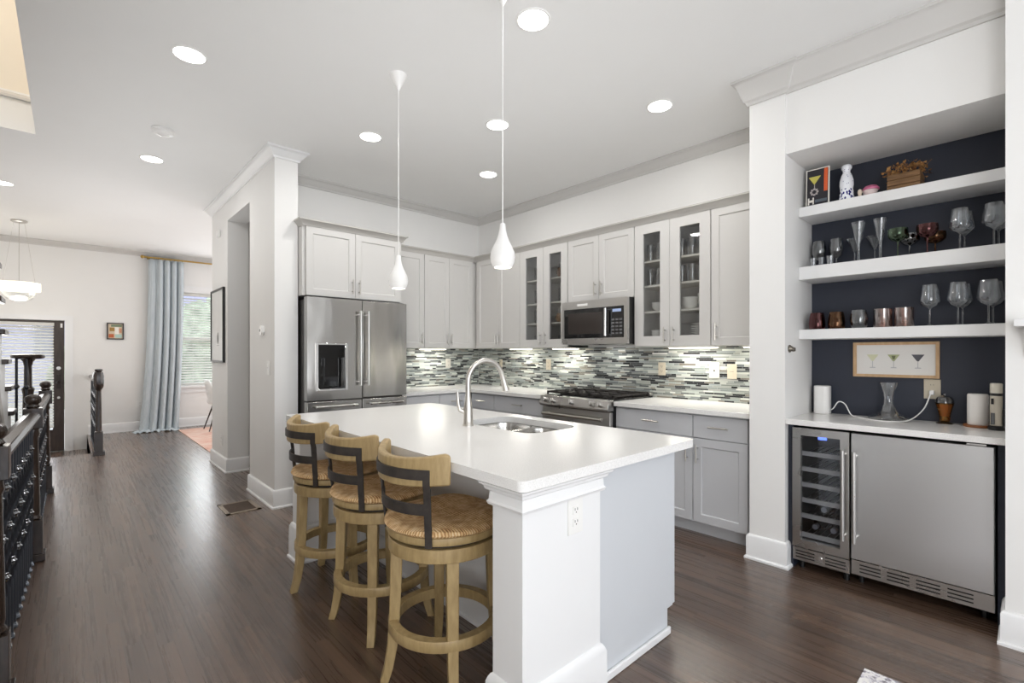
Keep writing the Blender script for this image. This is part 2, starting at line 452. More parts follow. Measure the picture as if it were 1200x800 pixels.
# ================================================================== ROOM SHELL
H = 3.05
YF = 10.3          # far wall
XW = 3.92          # range wall
YW = 4.90          # fridge wall
mb = MB()
mb.box(-0.2, 4.2, -5.0, 8.36, -0.25, 0).box(0.2, 4.2, 8.36, YF+0.1, -0.25, 0).box(-1.35, -0.2, 6.05, 8.36, -0.25, 0)
struct('floor', mb, M['floor'])
mb = MB().box(-1.4, 0.2, 8.36, YF+0.2, -0.35, -0.22)
struct('floor_foyer', mb, M['floor'])
mb = MB().box(-0.2, 0.2, 8.345, 8.36, -0.22, -0.002).box(0.2, 0.212, 8.36, YF, -0.22, -0.002)
struct('trim_foyer_riser', mb, M['trim'])
mb = MB().slab([(-1.45, -5.1), (4.2, -5.1), (4.2, YF+0.2), (-1.45, YF+0.2)], [[(-1.3, 1.0), (-0.2, 1.0), (-0.2, 5.37), (-1.3, 5.37)]], H, H+0.3)
struct('ceiling', mb, M['ceiling'])
# upper stair hall seen through the opening
mb = MB().box(-1.5, 0.0, 5.42, 5.5, H+0.3, 5.6).box(-1.5, -1.4, 0.6, 5.5, H+0.3, 5.6).box(-0.1, 0.0, 0.6, 5.5, H+0.3, 5.6).box(-1.5, 0, 0.6, 0.7, H+0.3, 5.6).box(-1.5, 0, 0.6, 5.5, 5.6, 5.7)
struct('wall_upstairs', mb, M['cream'])
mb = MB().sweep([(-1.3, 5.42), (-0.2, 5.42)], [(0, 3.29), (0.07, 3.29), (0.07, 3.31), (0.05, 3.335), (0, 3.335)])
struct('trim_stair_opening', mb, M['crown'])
# left wall of the stairs and the hall
mb = MB().box(-1.5, -1.35, -5, YF+0.1, -2.8, H)
struct('wall_left', mb, M['wall'])
mb = MB().box(-0.26, -0.2, -5.0, 6.05, -2.8, -0.25).box(-1.35, -0.2, 6.05, 6.1, -2.8, -0.25).box(-1.35, -0.2, -5, 6.05, -2.85, -2.8)
struct('wall_stairwell', mb, M['wall'])
# far wall with door and window openings
WX0, WX1, WZ0, WZ1 = 1.42, 2.5, 0.74, 2.40
DX0, DX1, DZ1 = -0.98, -0.062, 1.825
mb = MB().box(-1.45, DX0, YF, YF+0.16, -0.35, H).box(DX1, WX0, YF, YF+0.16, -0.35, H).box(DX0, DX1, YF, YF+0.16, DZ1, H)
mb.box(WX0, WX1, YF, YF+0.16, -0.1, WZ0).box(WX0, WX1, YF, YF+0.16, WZ1, H).box(WX1, 4.2, YF, YF+0.16, -0.1, H)
struct('wall_far', mb, M['wall'])
mb = MB().box(4.0, 4.15, 6.1, YF+0.1, 0, H)
struct('wall_dining', mb, M['wall'])
# pier, header and column of the cased opening, hall behind
mb = MB().box(1.27, 1.46, 4.34, 5.10, 0, H).box(1.27, 1.46, 5.10, 5.985, 2.765, H).box(1.27, 1.48, 5.985, 6.76, 0, H)
struct('wall_pillar', mb, M['wall'])
mb = MB().box(1.48, 4.0, 6.1, 6.76, 0, H)
struct('wall_hall', mb, M['wall'])
mb = MB().box(1.46, XW+0.1, YW, YW+0.1, 0, H)
struct('wall_kitchen_back', mb, M['wall'])
mb = MB().box(XW, XW+0.15, 1.03, 6.1, 0, H)
struct('wall_kitchen_right', mb, M['wall'])
# bar column, header and niche
NY0, NY1, NB = 0.088, 1.03, 3.735
mb = MB().box(3.212, XW, NY1, 1.238, 0, H).box(3.228, XW, NY0, NY1, 2.53, H).box(NB+0.005, XW, NY0, NY1, 0, 2.53)
struct('wall_bar', mb, M['wall'])
struct('wall_bar_navy', MB().box(NB, NB+0.005, NY0, NY1, 0, 2.53), M['navy'])
struct('trim_bar_filler', MB().box(3.27, NB, NY1-0.028, NY1, 0.0, 0.878), M['navy'])
struct('trim_bar_filler', MB().box(3.27, NB, NY0, NY0+0.03, 0.0, 0.878), M['navy'])
mb = MB().box(3.10, 4.1, -5.0, NY0, 0, H)
struct('wall_right', mb, M['wall'])
# wall behind the camera with its window band
mb = MB().box(-1.5, 4.2, -5.15, -5.0, 0, 0.5).box(-1.5, 4.2, -5.15, -5.0, 2.9, H).box(-1.5, -0.9, -5.15, -5.0, 0.5, 2.9).box(3.5, 4.2, -5.15, -5.0, 0.5, 2.9)
struct('wall_behind', mb, M['wall'])

# crown mouldings (d out from wall, z)
def crown_prof(h=0.085, p=0.075, z1=H):
    z0 = z1-h
    return [(0, z0), (0.012, z0), (0.016, z0+0.016), (0.03, z0+0.026), (p-0.022, z1-0.03), (p-0.01, z1-0.018), (p, z1-0.016), (p, z1), (0, z1)]
mb = MB().sweep([(1.46, YW), (1.46, 4.34), (1.27, 4.34), (1.27, 6.76), (1.48, 6.76)], crown_prof(), flip=True)
struct('trim_crown_pillar', mb, M['trim'])
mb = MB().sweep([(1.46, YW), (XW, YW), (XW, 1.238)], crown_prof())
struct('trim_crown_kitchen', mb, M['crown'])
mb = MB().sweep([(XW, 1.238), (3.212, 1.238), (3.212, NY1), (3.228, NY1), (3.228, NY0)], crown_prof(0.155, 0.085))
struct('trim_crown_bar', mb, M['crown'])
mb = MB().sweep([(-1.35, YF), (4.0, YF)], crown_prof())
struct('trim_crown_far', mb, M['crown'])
BASE = [(0, 0), (0.026, 0), (0.026, 0.012), (0.021, 0.018), (0.016, 0.02), (0.016, 0.138), (0.012, 0.148), (0.006, 0.155), (0, 0.157)]
def bb(name, path, h=1.0, flip=False):
    return struct(name, MB().sweep(path, [(d, z*h) for d, z in BASE], flip=flip), M['trim'])
bb('baseboard_pillar', [(1.46, 4.34), (1.27, 4.34), (1.27, 5.10), (1.46, 5.10)], flip=True)
bb('baseboard_column', [(1.48, 5.985), (1.27, 5.985), (1.27, 6.76), (1.48, 6.76)], flip=True)
bb('baseboard_hall', [(3.9, 6.1), (1.48, 6.1)], flip=True)
bb('baseboard_far', [(0.214, YF), (4.0, YF)])
bb('baseboard_bar', [(3.31, 1.238), (3.212, 1.238), (3.212, NY1), (3.27, NY1)])
bb('baseboard_right', [(3.3, NY0), (3.10, NY0), (3.10, -5.0)])

# mosaic splashback
TILES = [((130, 131, 133), 4), ((168, 171, 172), 3), ((200, 204, 203), 5), ((214, 217, 214), 6), ((226, 228, 224), 5), ((230, 231, 228), 2), ((196, 193, 187), 2)]
pool = [c for c, n in TILES for _ in range(n)]
def splash(name, fr, u0, u1, v0, v1):
    m = MB(); m.mi = 1; m.fbox(fr, u0, u1, v0, v1, 0, 0.004); m.mi = 0
    lay = m.bm.loops.layers.color.new('tile')
    v = v0; hs = [0.0145, 0.0145, 0.0145, 0.02]
    while v < v1-0.004:
        h = min(random.choice(hs), v1-v); u = u0-random.random()*0.12
        while u < u1:
            L = random.choice((0.05, 0.08, 0.1, 0.1, 0.15, 0.15)); a = max(u, u0); b = min(u+L-0.0018, u1)
            if b-a > 0.004:
                c = random.choice(pool); k = random.uniform(0.9, 1.08); c = lin(tuple(min(255, x*k) for x in c))
                P = [fr(a, v, 0.007), fr(b, v, 0.007), fr(b, v+h-0.0018, 0.007), fr(a, v+h-0.0018, 0.007)]
                f = m.face([m.v(p) for p in P])
                for l in f.loops: l[lay] = c
            u += L
        v += h
    return struct(name, m, [M['tile'], M['grout']])
splash('wall_backsplash_right', FX(XW-0.0005), 1.24, YW-0.01, 0.915, 1.372)
splash('wall_backsplash_back', FY(YW-0.0005), 2.44, XW-0.01, 0.915, 1.372)

# ================================================================== CABINETS
def pull(fr, u, v, w0, vertical=True, L=0.13):
    m = MB(); h = L/2
    a, b = (fr(u, v-h, w0+0.03), fr(u, v+h, w0+0.03)) if vertical else (fr(u-h, v, w0+0.03), fr(u+h, v, w0+0.03))
    m.cyl(a, b, 0.0055, n=10)
    for s_ in (-0.62, 0.62):
        p = (u, v+s_*h) if vertical else (u+s_*h, v)
        m.cyl(fr(p[0], p[1], w0), fr(p[0], p[1], w0+0.03), 0.0045, n=8)
    return m
DT = 0.02   # door thickness
G = 0.0015
def upper_solid(label, fr, u0, u1, v0, v1, splits, handles, depth, body=None):
    """splits: door edges along u; handles: u of each pull (or None)"""
    a = fr((u0+u1)/2, v0, -depth/2)
    t = thing('wall_cabinet', label, 'cabinet', a, 'upper wall cabinets')
    obj('body', MB().fbox(fr, u0, u1, v0, v1, -depth, -0.002), M['upper'], t)
    for (d0, d1), hu in zip(zip(splits, splits[1:]), handles):
        d = obj('door', MB().door(fr, d0+G, d1-G, v0+G, v1-G, 0, DT), M['upper'], t, 0.0012)
        if hu is not None: obj('handle', pull(fr, hu, v0+0.105, DT), M['nickel'], d)
    return t
XU = 3.595+DT; DU = XW-XU-0.001   # carcass front plane of the uppers (doors stand out from it)
UB, UT = 1.37, 2.41
fu = FX(XU)
YC = YW-0.305                      # carcass front plane on the fridge wall
fy = FY(YC)
upper_solid('two door corner wall cabinet on the range wall, left of the narrow glass cabinet', fu, 3.785, YC-DT-0.001, UB, UT, [3.785, 4.145, 4.535], [4.168, 4.122], DU)
upper_solid('short two door wall cabinet directly above the microwave', fu, 2.347, 3.10, 1.802, UT, [2.347, 2.725, 3.10], [2.69, 2.76], DU)
upper_solid('single door wall cabinet at the end of the range wall next to the bar column', fu, 1.242, 1.668, UB, UT, [1.242, 1.668], [1.625], DU)
upper_solid('two door wall cabinet on the fridge wall in the corner', fy, 2.893, XW-0.002, UB, UT, [2.893, 3.225, 3.572], [3.195, 3.255], 0.30)
upper_solid('narrow single door wall cabinet beside the fridge', fy, 2.45, 2.891, UB, UT, [2.45, 2.891], [2.855], 0.30)
ff = FY(4.25)
upper_solid('deep two door cabinet above the steel refrigerator', ff, 1.465, 2.42, 1.812, UT, [1.49, 1.935, 2.40], [1.902, 1.968], 0.645)

def glass_cabinet(label, u0, u1, mid, hl, shelves):
    fr = fu
    t = thing('glass_cabinet', label, 'cabinet', (XU+DU/2, (u0+u1)/2, UB), 'upper wall cabinets')
    m = MB()
    m.fbox(fr, u0, u0+0.018, UB, UT, -DU, -0.002).fbox(fr, u1-0.018, u1, UB, UT, -DU, -0.002)
    m.fbox(fr, u0, u1, UB, UB+0.02, -DU, -0.002).fbox(fr, u0, u1, UT-0.02, UT, -DU, -0.002)
    m.fbox(fr, mid-0.02, mid+0.02, UB, UT, -0.02, -0.002)
    obj('body', m, M['upper'], t)
    obj('back_panel', MB().fbox(fr, u0+0.018, u1-0.018, UB+0.02, UT-0.02, -DU, -DU+0.008), M['cab_inside'], t)
    for z in shelves:
        obj('shelf', MB().fbox(fr, u0+0.019, u1-0.019, z-0.016, z, -DU+0.009, -0.025), M['cab_shelf'], t)
    for d0, d1, hu in ((u0, mid, hl[0]), (mid, u1, hl[1])):
        rail = (d1-d0)*0.26
        m = MB()
        def P(u, v, w_): return fr(u, v, w_)
        m.fbox(fr, d0+G, d0+rail, UB+G, UT-G, 0, DT).fbox(fr, d1-rail, d1-G, UB+G, UT-G, 0, DT)
        m.fbox(fr, d0+rail, d1-rail, UB+G, UB+0.085, 0, DT).fbox(fr, d0+rail, d1-rail, UT-0.085, UT-G, 0, DT)
        d = obj('door', m, M['upper'], t)
        obj('glass_pane', MB().fbox(fr, d0+rail-0.004, d1-rail+0.004, UB+0.08, UT-0.08, 0.006, 0.009), M['cab_glass'], d)
        obj('handle', pull(fr, hu, UB+0.09, DT), M['nickel'], d)
    return t
glass_cabinet('wide two door glass cabinet holding white plates, right of the microwave', 1.672, 2.343, 2.012, (1.972, 2.05), (1.67, 1.89, 2.10))
glass_cabinet('narrow two door glass cabinet of glasses, left of the microwave', 3.104, 3.783, 3.432, (3.395, 3.47), (1.63, 1.84, 2.09))

mp = [(-0.02, 2.408), (0.006, 2.408), (0.008, 2.418), (0.03, 2.446), (0.042, 2.452), (0.042, 2.464), (-0.02, 2.464)]
mb = MB().sweep([(1.465, 4.34), (1.465, 4.23), (2.42, 4.23), (2.42, YC-DT), (3.595, YC-DT), (3.595, 1.242)], mp)
struct('trim_cabinet_crown', mb, M['moulding'])

# under-cabinet light bars
def ucl(label, fr, u0, u1):
    t = thing('under_cabinet_light', label, 'light', fr((u0+u1)/2, UB, -0.17), 'under cabinet lights')
    obj('housing', MB().fbox(fr, u0, u1, UB-0.012, UB-0.0005, -0.2, -0.14), M['white_gloss'], t)
    obj('diffuser', MB().fbox(fr, u0+0.01, u1-0.01, UB-0.017, UB-0.012, -0.195, -0.145), M['strip'], t)
    a = fr((u0+u1)/2, UB-0.02, -0.17)
    d = bpy.data.lights.new('under_cabinet_glow', 'AREA'); d.shape = 'RECTANGLE'
    horiz = abs(fr(u1, 0, 0)[0]-fr(u0, 0, 0)[0]) > 0.01
    d.size = (u1-u0) if horiz else 0.05; d.size_y = 0.05 if horiz else (u1-u0); d.energy = 1.4*(u1-u0)/0.36+0.6; d.color = (1.0, 0.97, 0.91)
    l = bpy.data.objects.new('under_cabinet_glow', d); C.objects.link(l); l.location = a; l.parent = None
ucl('lit bar under the corner wall cabinet on the range wall', fu, 3.80, 4.13)
ucl('lit bar under the narrow glass cabinet', fu, 3.13, 3.46)
ucl('lit bar under the wide glass cabinet', fu, 1.70, 2.12)
ucl('lit bar under the wall cabinet beside the bar column', fu, 1.255, 1.50)
ucl('lit bar under the corner wall cabinet on the fridge wall', fy, 2.95, 3.3)

XB = 3.33   # base carcass front; door faces at 3.31
fb = FX(XB)
CT0, CT1 = 0.88, 0.915
def base_cabinet(label, fr, u0, u1, depth, cols, dz=0.705, toe_w=-0.06, mt=None):
    """cols: list of (u0,u1,handle_u or None)"""
    mt = mt or M['lower']
    t = thing('base_cabinet', label, 'cabinet', fr((u0+u1)/2, 0, -depth/2), 'base cabinets')
    obj('body', MB().fbox(fr, u0, u1, 0.1, CT0-0.002, -depth, -0.002), mt, t)
    obj('toe_kick', MB().fbox(fr, u0, u1, 0.0, 0.1, -depth, toe_w), mt, t)
    for d0, d1, hu in cols:
        d = obj('drawer', MB().fbox(fr, d0+G*1.5, d1-G*1.5, dz+G*2, CT0-0.014, 0, DT), mt, t, 0.0015)
        obj('handle', pull(fr, (d0+d1)/2, (dz+CT0)/2, DT, False, 0.14), M['nickel'], d)
        d = obj('door', MB().door(fr, d0+G*1.5, d1-G*1.5, 0.104, dz-G, 0, DT), mt, t, 0.0012)
        if hu is not None: obj('handle', pull(fr, hu, dz-0.11, DT, True, 0.13), M['nickel'], d)
    return t
DB = XW-XB-0.001
base_cabinet('grey base cabinet right of the range with the wide drawer', fb, 1.67, 2.335, DB, [(1.67, 2.335, 1.71)])
base_cabinet('grey base cabinet with narrow drawer next to the bar column', fb, 1.285, 1.669, DB, [(1.285, 1.669, 1.632)])
base_cabinet('grey base cabinet left of the range', fb, 3.12, 3.879, DB, [(3.12, 3.879, 3.2)])
base_cabinet('grey corner base cabinet left of the range, nearer the fridge wall', fb, 3.88, 4.28, DB, [(3.88, 4.27, 3.92)])
fyb = FY(4.31)
base_cabinet('grey base cabinet right beside the refrigerator', fyb, 2.45, 2.897, 0.585, [(2.45, 2.897, 2.85)])
base_cabinet('grey base cabinet in the corner of the fridge wall', fyb, 2.898, 3.31, 0.585, [(2.898, 3.31, 2.94)])

# counters
mb = MB().prism(rrect(3.275, XW-0.008, 1.242, 2.335, 0.006, 2), CT0, CT1)
tag(obj('countertop', mb, M['quartz'], origin=(3.6, 1.8, CT0), bevel=0.002), 'white quartz countertop between the range and the bar column', 'countertop')
L = [(2.445, YW-0.008), (2.445, 4.275), (3.275, 4.275), (3.275, 3.118), (XW-0.008, 3.118), (XW-0.008, YW-0.008)]
tag(obj('countertop', MB().prism(L, CT0, CT1), M['quartz'], origin=(3.5, 4.4, CT0), bevel=0.002), 'white quartz corner countertop between the refrigerator and the range', 'countertop')

# ================================================================== REFRIGERATOR
FXA, FXB, FYF, FZ = 1.478, 2.432, 4.17, 1.795
t = thing('refrigerator', 'stainless steel french door refrigerator with a black ice and water dispenser', 'refrigerator', (1.95, 4.5, 0))
obj('body', MB().box(FXA+0.004, FXB-0.004, FYF+0.075, YW-0.02, 0.03, FZ-0.02).box(FXA+0.03, FXA+0.12, FYF+0.01, FYF+0.1, FZ-0.02, FZ+0.004).box(FXB-0.12, FXB-0.03, FYF+0.01, FYF+0.1, FZ-0.02, FZ+0.004), mat('fridge_side', (92, 90, 88), 0.45, 0.6), t, 0.003)
obj('base_grille', MB().box(FXA+0.02, FXB-0.02, FYF+0.05, FYF+0.08, 0.0, 0.06), M['black'], t)
xm = 1.972; zd = 0.905
fr = FY(FYF+0.07)
d0, d1, h0, h1 = 1.560, 1.822, 0.995, 1.388   # dispenser opening
m = MB().fbox(fr, FXA, d0, zd, FZ, 0, 0.07).fbox(fr, d1, xm-0.003, zd, FZ, 0, 0.07).fbox(fr, d0, d1, zd, h0, 0, 0.07).fbox(fr, d0, d1, h1, FZ, 0, 0.07)
bmesh.ops.remove_doubles(m.bm, verts=m.bm.verts[:], dist=1e-5)
da = obj('door', m, M['steel_door'], t)
db = obj('door', MB().fbox(fr, xm+0.003, FXB, zd, FZ, 0, 0.07), M['steel_door'], t, 0.006, 2)
def bar_handle(fr, p0, p1, w0, stand=0.05, r=0.012):
    m = MB(); a = Vector((p0[0], p0[1])); b = Vector((p1[0], p1[1]))
    m.cyl(fr(p0[0], p0[1], w0+stand), fr(p1[0], p1[1], w0+stand), r, n=14)
    for k in (0.05, 0.95):
        q = a.lerp(b, k); m.cyl(fr(q.x, q.y, w0), fr(q.x, q.y, w0+stand), r*0.8, n=12)
    return m
obj('handle', bar_handle(fr, (xm-0.035, 1.02), (xm-0.035, 1.695), 0.07), M['steel'], da)
obj('handle', bar_handle(fr, (xm+0.04, 1.02), (xm+0.04, 1.695), 0.07), M['steel'], db)
m = MB().fbox(fr, d0-0.012, d0+0.012, h0-0.012, h1+0.012, 0.068, 0.078).fbox(fr, d1-0.012, d1+0.012, h0-0.012, h1+0.012, 0.068, 0.078).fbox(fr, d0+0.012, d1-0.012, h0-0.012, h0+0.006, 0.068, 0.078).fbox(fr, d0+0.012, d1-0.012, h1-0.004, h1+0.012, 0.068, 0.078)
dp = obj('dispenser', m, M['chrome'], t, 0.002)
m = MB().fbox(fr, d0, d1, h0, h1, -0.02, 0.0).fbox(fr, d0+0.001, d1-0.001, 1.27, h1-0.001, 0.0, 0.069).fbox(fr, d0+0.08, d1-0.08, 1.2, 1.27, 0.01, 0.05).fbox(fr, d0+0.09, d1-0.09, 1.04, 1.2, 0.004, 0.014).fbox(fr, d0+0.005, d1-0.005, h0+0.001, h0+0.02, 0.0, 0.066)
obj('dispenser_bay', m, M['black_gloss'], dp)
for a, b in ((FXA, xm-0.003), (xm+0.003, FXB)):
    d = obj('drawer', MB().fbox(fr, a, b, 0.645, zd-0.012, 0, 0.07), M['steel_door'], t, 0.005, 2)
    obj('handle', bar_handle(fr, (a+0.06, zd-0.055), (b-0.06, zd-0.055), 0.07, 0.045, 0.011), M['steel'], d)
d = obj('drawer', MB().fbox(fr, FXA, FXB, 0.07, 0.635, 0, 0.07), M['steel_door'], t, 0.005, 2)
obj('handle', bar_handle(fr, (FXA+0.08, 0.58), (FXB-0.08, 0.58), 0.07, 0.045, 0.011), M['steel'], d)

# ================================================================== RANGE
RY0, RY1 = 2.342, 3.112
t = thing('range', 'stainless steel gas range with five front knobs and black grates', 'range', (3.55, 2.73, 0))
obj('body', MB().box(3.285, XW-0.03, RY0+0.004, RY1-0.004, 0.02, 0.9), mat('range_side', (40, 40, 41), 0.5), t)
pr_ = [(3.215, 0.835), (3.205, 0.85), (3.225, 0.925), (3.29, 0.93), (3.29, 0.835)]
cp = obj('control_panel', MB().prism_y([(x, z) for x, z in pr_], RY0, RY1), M['steel'], t, 0.003)
for y in (3.03, 2.945, 2.725, 2.505, 2.42):
    k = MB(); n = Vector((-0.97, 0, 0.25)).normalized(); p = Vector((3.214, y, 0.885))
    k.cyl(p, p+n*0.01, 0.027, n=18).cyl(p+n*0.01, p+n*0.045, 0.021, 0.018, n=18)
    k.box(3.214-0.05, 3.214-0.03, y-0.004, y+0.004, 0.875, 0.915)
    obj('knob', k, M['steel'], cp)
frr = FX(3.285)
d = obj('oven_door', MB().fbox(frr, RY0+0.003, RY1-0.003, 0.24, 0.825, 0, 0.04), M['steel'], t, 0.004)
obj('oven_window', MB().fbox(frr, RY0+0.12, RY1-0.12, 0.34, 0.66, 0.04, 0.042), M['black_gloss'], d)
obj('handle', bar_handle(frr, (RY0+0.05, 0.765), (RY1-0.05, 0.765), 0.04, 0.05, 0.013), M['nickel'], d)
d = obj('drawer', MB().fbox(frr, RY0+0.003, RY1-0.003, 0.07, 0.232, 0, 0.04), M['steel'], t, 0.004)
obj('cooktop', MB().box(3.29, XW-0.03, RY0, RY1, 0.9, 0.93), M['black_gloss'], t, 0.003)
obj('back_trim', MB().box(XW-0.075, XW-0.022, RY0, RY1, 0.93, 0.955), M['steel'], t, 0.003)
for y0, y1 in ((RY0+0.012, 2.597), (2.6, 2.852), (2.855, RY1-0.012)):
    g = MB()
    for y in (y0, y1-0.012): g.box(3.3, 3.83, y, y+0.012, 0.945, 0.962)
    for x in (3.3, 3.556, 3.818): g.box(x, x+0.012, y0, y1, 0.945, 0.962)
    yc = (y0+y1)/2
    for x in (3.42, 3.69):
        g.box(x-0.12, x+0.12, yc-0.006, yc+0.006, 0.947, 0.965).box(x-0.006, x+0.006, y0, y1, 0.947, 0.965)
    for x in (3.306, 3.824):
        for y in (y0+0.006, y1-0.006): g.box(x-0.007, x+0.007, y-0.006, y+0.006, 0.93, 0.946)
    obj('grate', g, M['cast_iron'], t)
    for x in (3.42, 3.69):
        obj('burner', MB().lathe([(0.05, 0), (0.05, 0.006), (0.036, 0.008), (0.036, 0.014), (0.0, 0.015)], (x, yc, 0.9302), 20), M['cast_iron'], t)

# ================================================================== MICROWAVE
MZ0, MZ1, MY0, MY1, MXF = 1.395, 1.80, 2.355, 3.092, 3.5
t = thing('microwave', 'stainless over the range microwave with a black glass door', 'microwave', (3.7, 2.72, MZ0))
obj('body', MB().box(MXF+0.035, XW-0.002, MY0+0.002, MY1-0.002, MZ0, MZ1-0.002), mat('microwave_case', (36, 35, 35), 0.5), t)
fm = FX(MXF+0.035)
m = MB().fbox(fm, MY0, MY1, MZ0, MZ0+0.055, 0, 0.035).fbox(fm, MY0, MY1, MZ1-0.075, MZ1-0.003, 0, 0.035).fbox(fm, MY1-0.028, MY1, MZ0+0.055, MZ1-0.075, 0, 0.035).fbox(fm, MY0, MY0+0.03, MZ0+0.055, MZ1-0.075, 0, 0.035)
fc = obj('front_frame', m, M['steel'], t)
obj('badge', MB().fbox(fm, 2.78, 2.9, MZ1-0.05, MZ1-0.03, 0.035, 0.037), M['white_gloss'], fc)
d = obj('door', MB().fbox(fm, MY0+0.185, MY1-0.029, MZ0+0.056, MZ1-0.076, 0, 0.032), M['black_gloss'], t)
obj('window', MB().fbox(fm, MY0+0.26, MY1-0.08, MZ0+0.095, MZ1-0.115, 0.032, 0.0335), mat('microwave_screen', (52, 46, 43), 0.12), d)
obj('handle', bar_handle(fm, (MY0+0.2, MZ0+0.07), (MY0+0.2, MZ1-0.09), 0.032, 0.04, 0.012), M['chrome'], d)
k = obj('keypad', MB().fbox(fm, MY0+0.031, MY0+0.184, MZ0+0.056, MZ1-0.076, 0, 0.033), M['black_gloss'], t)
m = MB()
for r in range(5):
    for q in range(3): m.fbox(fm, MY0+0.05+q*0.04, MY0+0.078+q*0.04, MZ0+0.085+r*0.03, MZ0+0.1+r*0.03, 0.033, 0.0338)
obj('buttons', m, mat('keypad_print', (104, 104, 106), 0.4), k)
obj('display', MB().fbox(fm, MY0+0.06, MY0+0.15, MZ1-0.125, MZ1-0.1, 0.033, 0.0338), mat('display_glow', (120, 130, 150), 0.3, emit=(150, 170, 210), es=0.6), k)
for y in (2.55, 2.9):
    obj('vent_filter', MB().box(3.6, 3.78, y-0.12, y+0.12, MZ0-0.004, MZ0), M['steel'], t)

d = bpy.data.lights.new('cooktop_fill', 'AREA'); d.size = 0.25; d.energy = 1.4; d.color = (1.0, 0.97, 0.92)  # added fill lamp, lifts the dim tile around the range
l = bpy.data.objects.new('cooktop_fill', d); C.objects.link(l); l.location = (3.72, 2.72, MZ0-0.012)

# ================================================================== ISLAND
IY0, IY1, IX0, IX1 = 1.062, 3.27, 1.02, 2.13
SX0, SX1, SY0, SY1 = 1.655, 2.035, 1.665, 2.265
hole = rrect(SX0, SX1, SY0, SY1, 0.085, 6)
mb = MB().slab(rrect(IX0, IX1, IY0, IY1, 0.028, 6), [hole], CT0, CT1)
tag(obj('island_countertop', mb, M['quartz'], origin=(1.57, 2.16, CT0)), 'large white quartz island top with the undermount sink cut into it', 'countertop')
t = thing('kitchen_island', 'white panelled kitchen island with a square end post', 'island', (1.7, 2.16, 0))
CX0, CX1, CY0, CY1 = 1.50, 2.112, 1.183, 3.15
fi = lambda u, v, w_: (CX1+w_, u, v)
m = MB().box(CX0, CX1, CY0, 1.65, 0.1, CT0-0.001).box(CX0, CX1, 2.28, CY1, 0.1, CT0-0.001).box(CX0, 1.638, 1.65, 2.28, 0.1, CT0-0.001).box(2.05, CX1, 1.65, 2.28, 0.1, CT0-0.001).box(1.638, 2.05, 1.65, 2.28, 0.1, 0.6)
bmesh.ops.remove_doubles(m.bm, verts=m.bm.verts[:], dist=1e-5)
obj('body', m, M['island'], t)
obj('toe_kick', MB().box(CX0, CX1-0.05, CY0+0.0, CY1, 0, 0.1), M['island'], t)
obj('end_panel', MB().prism_y([(CX0-0.02, 0), (CX1-0.05, 0), (CX1-0.05, 0.115), (CX1-0.002, 0.116), (CX1-0.002, CT0-0.002), (CX0-0.02, CT0-0.002)], CY0-0.018, CY0-0.0005), M['island'], t)
obj('end_panel', MB().prism_y([(CX0-0.02, 0), (CX1-0.05, 0), (CX1-0.05, 0.115), (CX1-0.002, 0.116), (CX1-0.002, CT0-0.002), (CX0-0.02, CT0-0.002)], CY1+0.0005, CY1+0.018), M['island'], t)
obj('shoe_mould', MB().box(CX0-0.02, CX1-0.042, CY0-0.034, CY0-0.0185, 0, 0.035), M['trim'], t, 0.006, 2)
us = [CY0-0.016, 1.655, 2.275, 2.71, CY1]
for a, b in zip(us, us[1:]):
    d = obj('door', MB().door(fi, a+0.002, b-0.002, 0.118, CT0-0.012, 0.004, 0.004+DT), M['island'], t, 0.0012)
    obj('handle', pull(fi, a+0.05, 0.74, DT+0.004), M['nickel'], d)
# knee wall with its baseboard on the stool side
obj('knee_wall', MB().box(1.46, 1.498, 1.2455, 3.105, 0, CT0-0.002), M['trim'], t)
obj('knee_baseboard', MB().sweep([(1.46, 3.105), (1.46, 1.2455)], [(d, z) for d, z in BASE]), M['trim'], t)
def post(y0, y1):
    x0, x1 = 1.057, 1.46
    p = obj('post', MB().box(x0, x1, y0, y1, 0, CT0-0.002), M['trim'], t)
    path = [(x0, y0), (x1, y0), (x1, y1), (x0, y1)]
    cap = [(0, 0.805), (0.004, 0.805), (0.012, 0.8), (0.016, 0.81), (0.01, 0.817), (0.008, 0.845), (0.02, 0.852), (0.022, 0.862), (0.034, 0.87), (0.036, 0.878), (0, 0.878)]
    bas = [(0, 0), (0.028, 0), (0.028, 0.014), (0.02, 0.022), (0.018, 0.2), (0.012, 0.215), (0.006, 0.225), (0, 0.228)]
    def ring(prof):
        m = MB(); R = []
        for d, z in prof: R.append([(x0-d, y0-d, z), (x1+d, y0-d, z), (x1+d, y1+d, z), (x0-d, y1+d, z)])
        return m.rings(R, False, False, False)
    obj('capital', ring(cap), M['trim'], p); obj('plinth', ring(bas), M['trim'], p)
post(1.10, 1.245); post(3.105, 3.235)

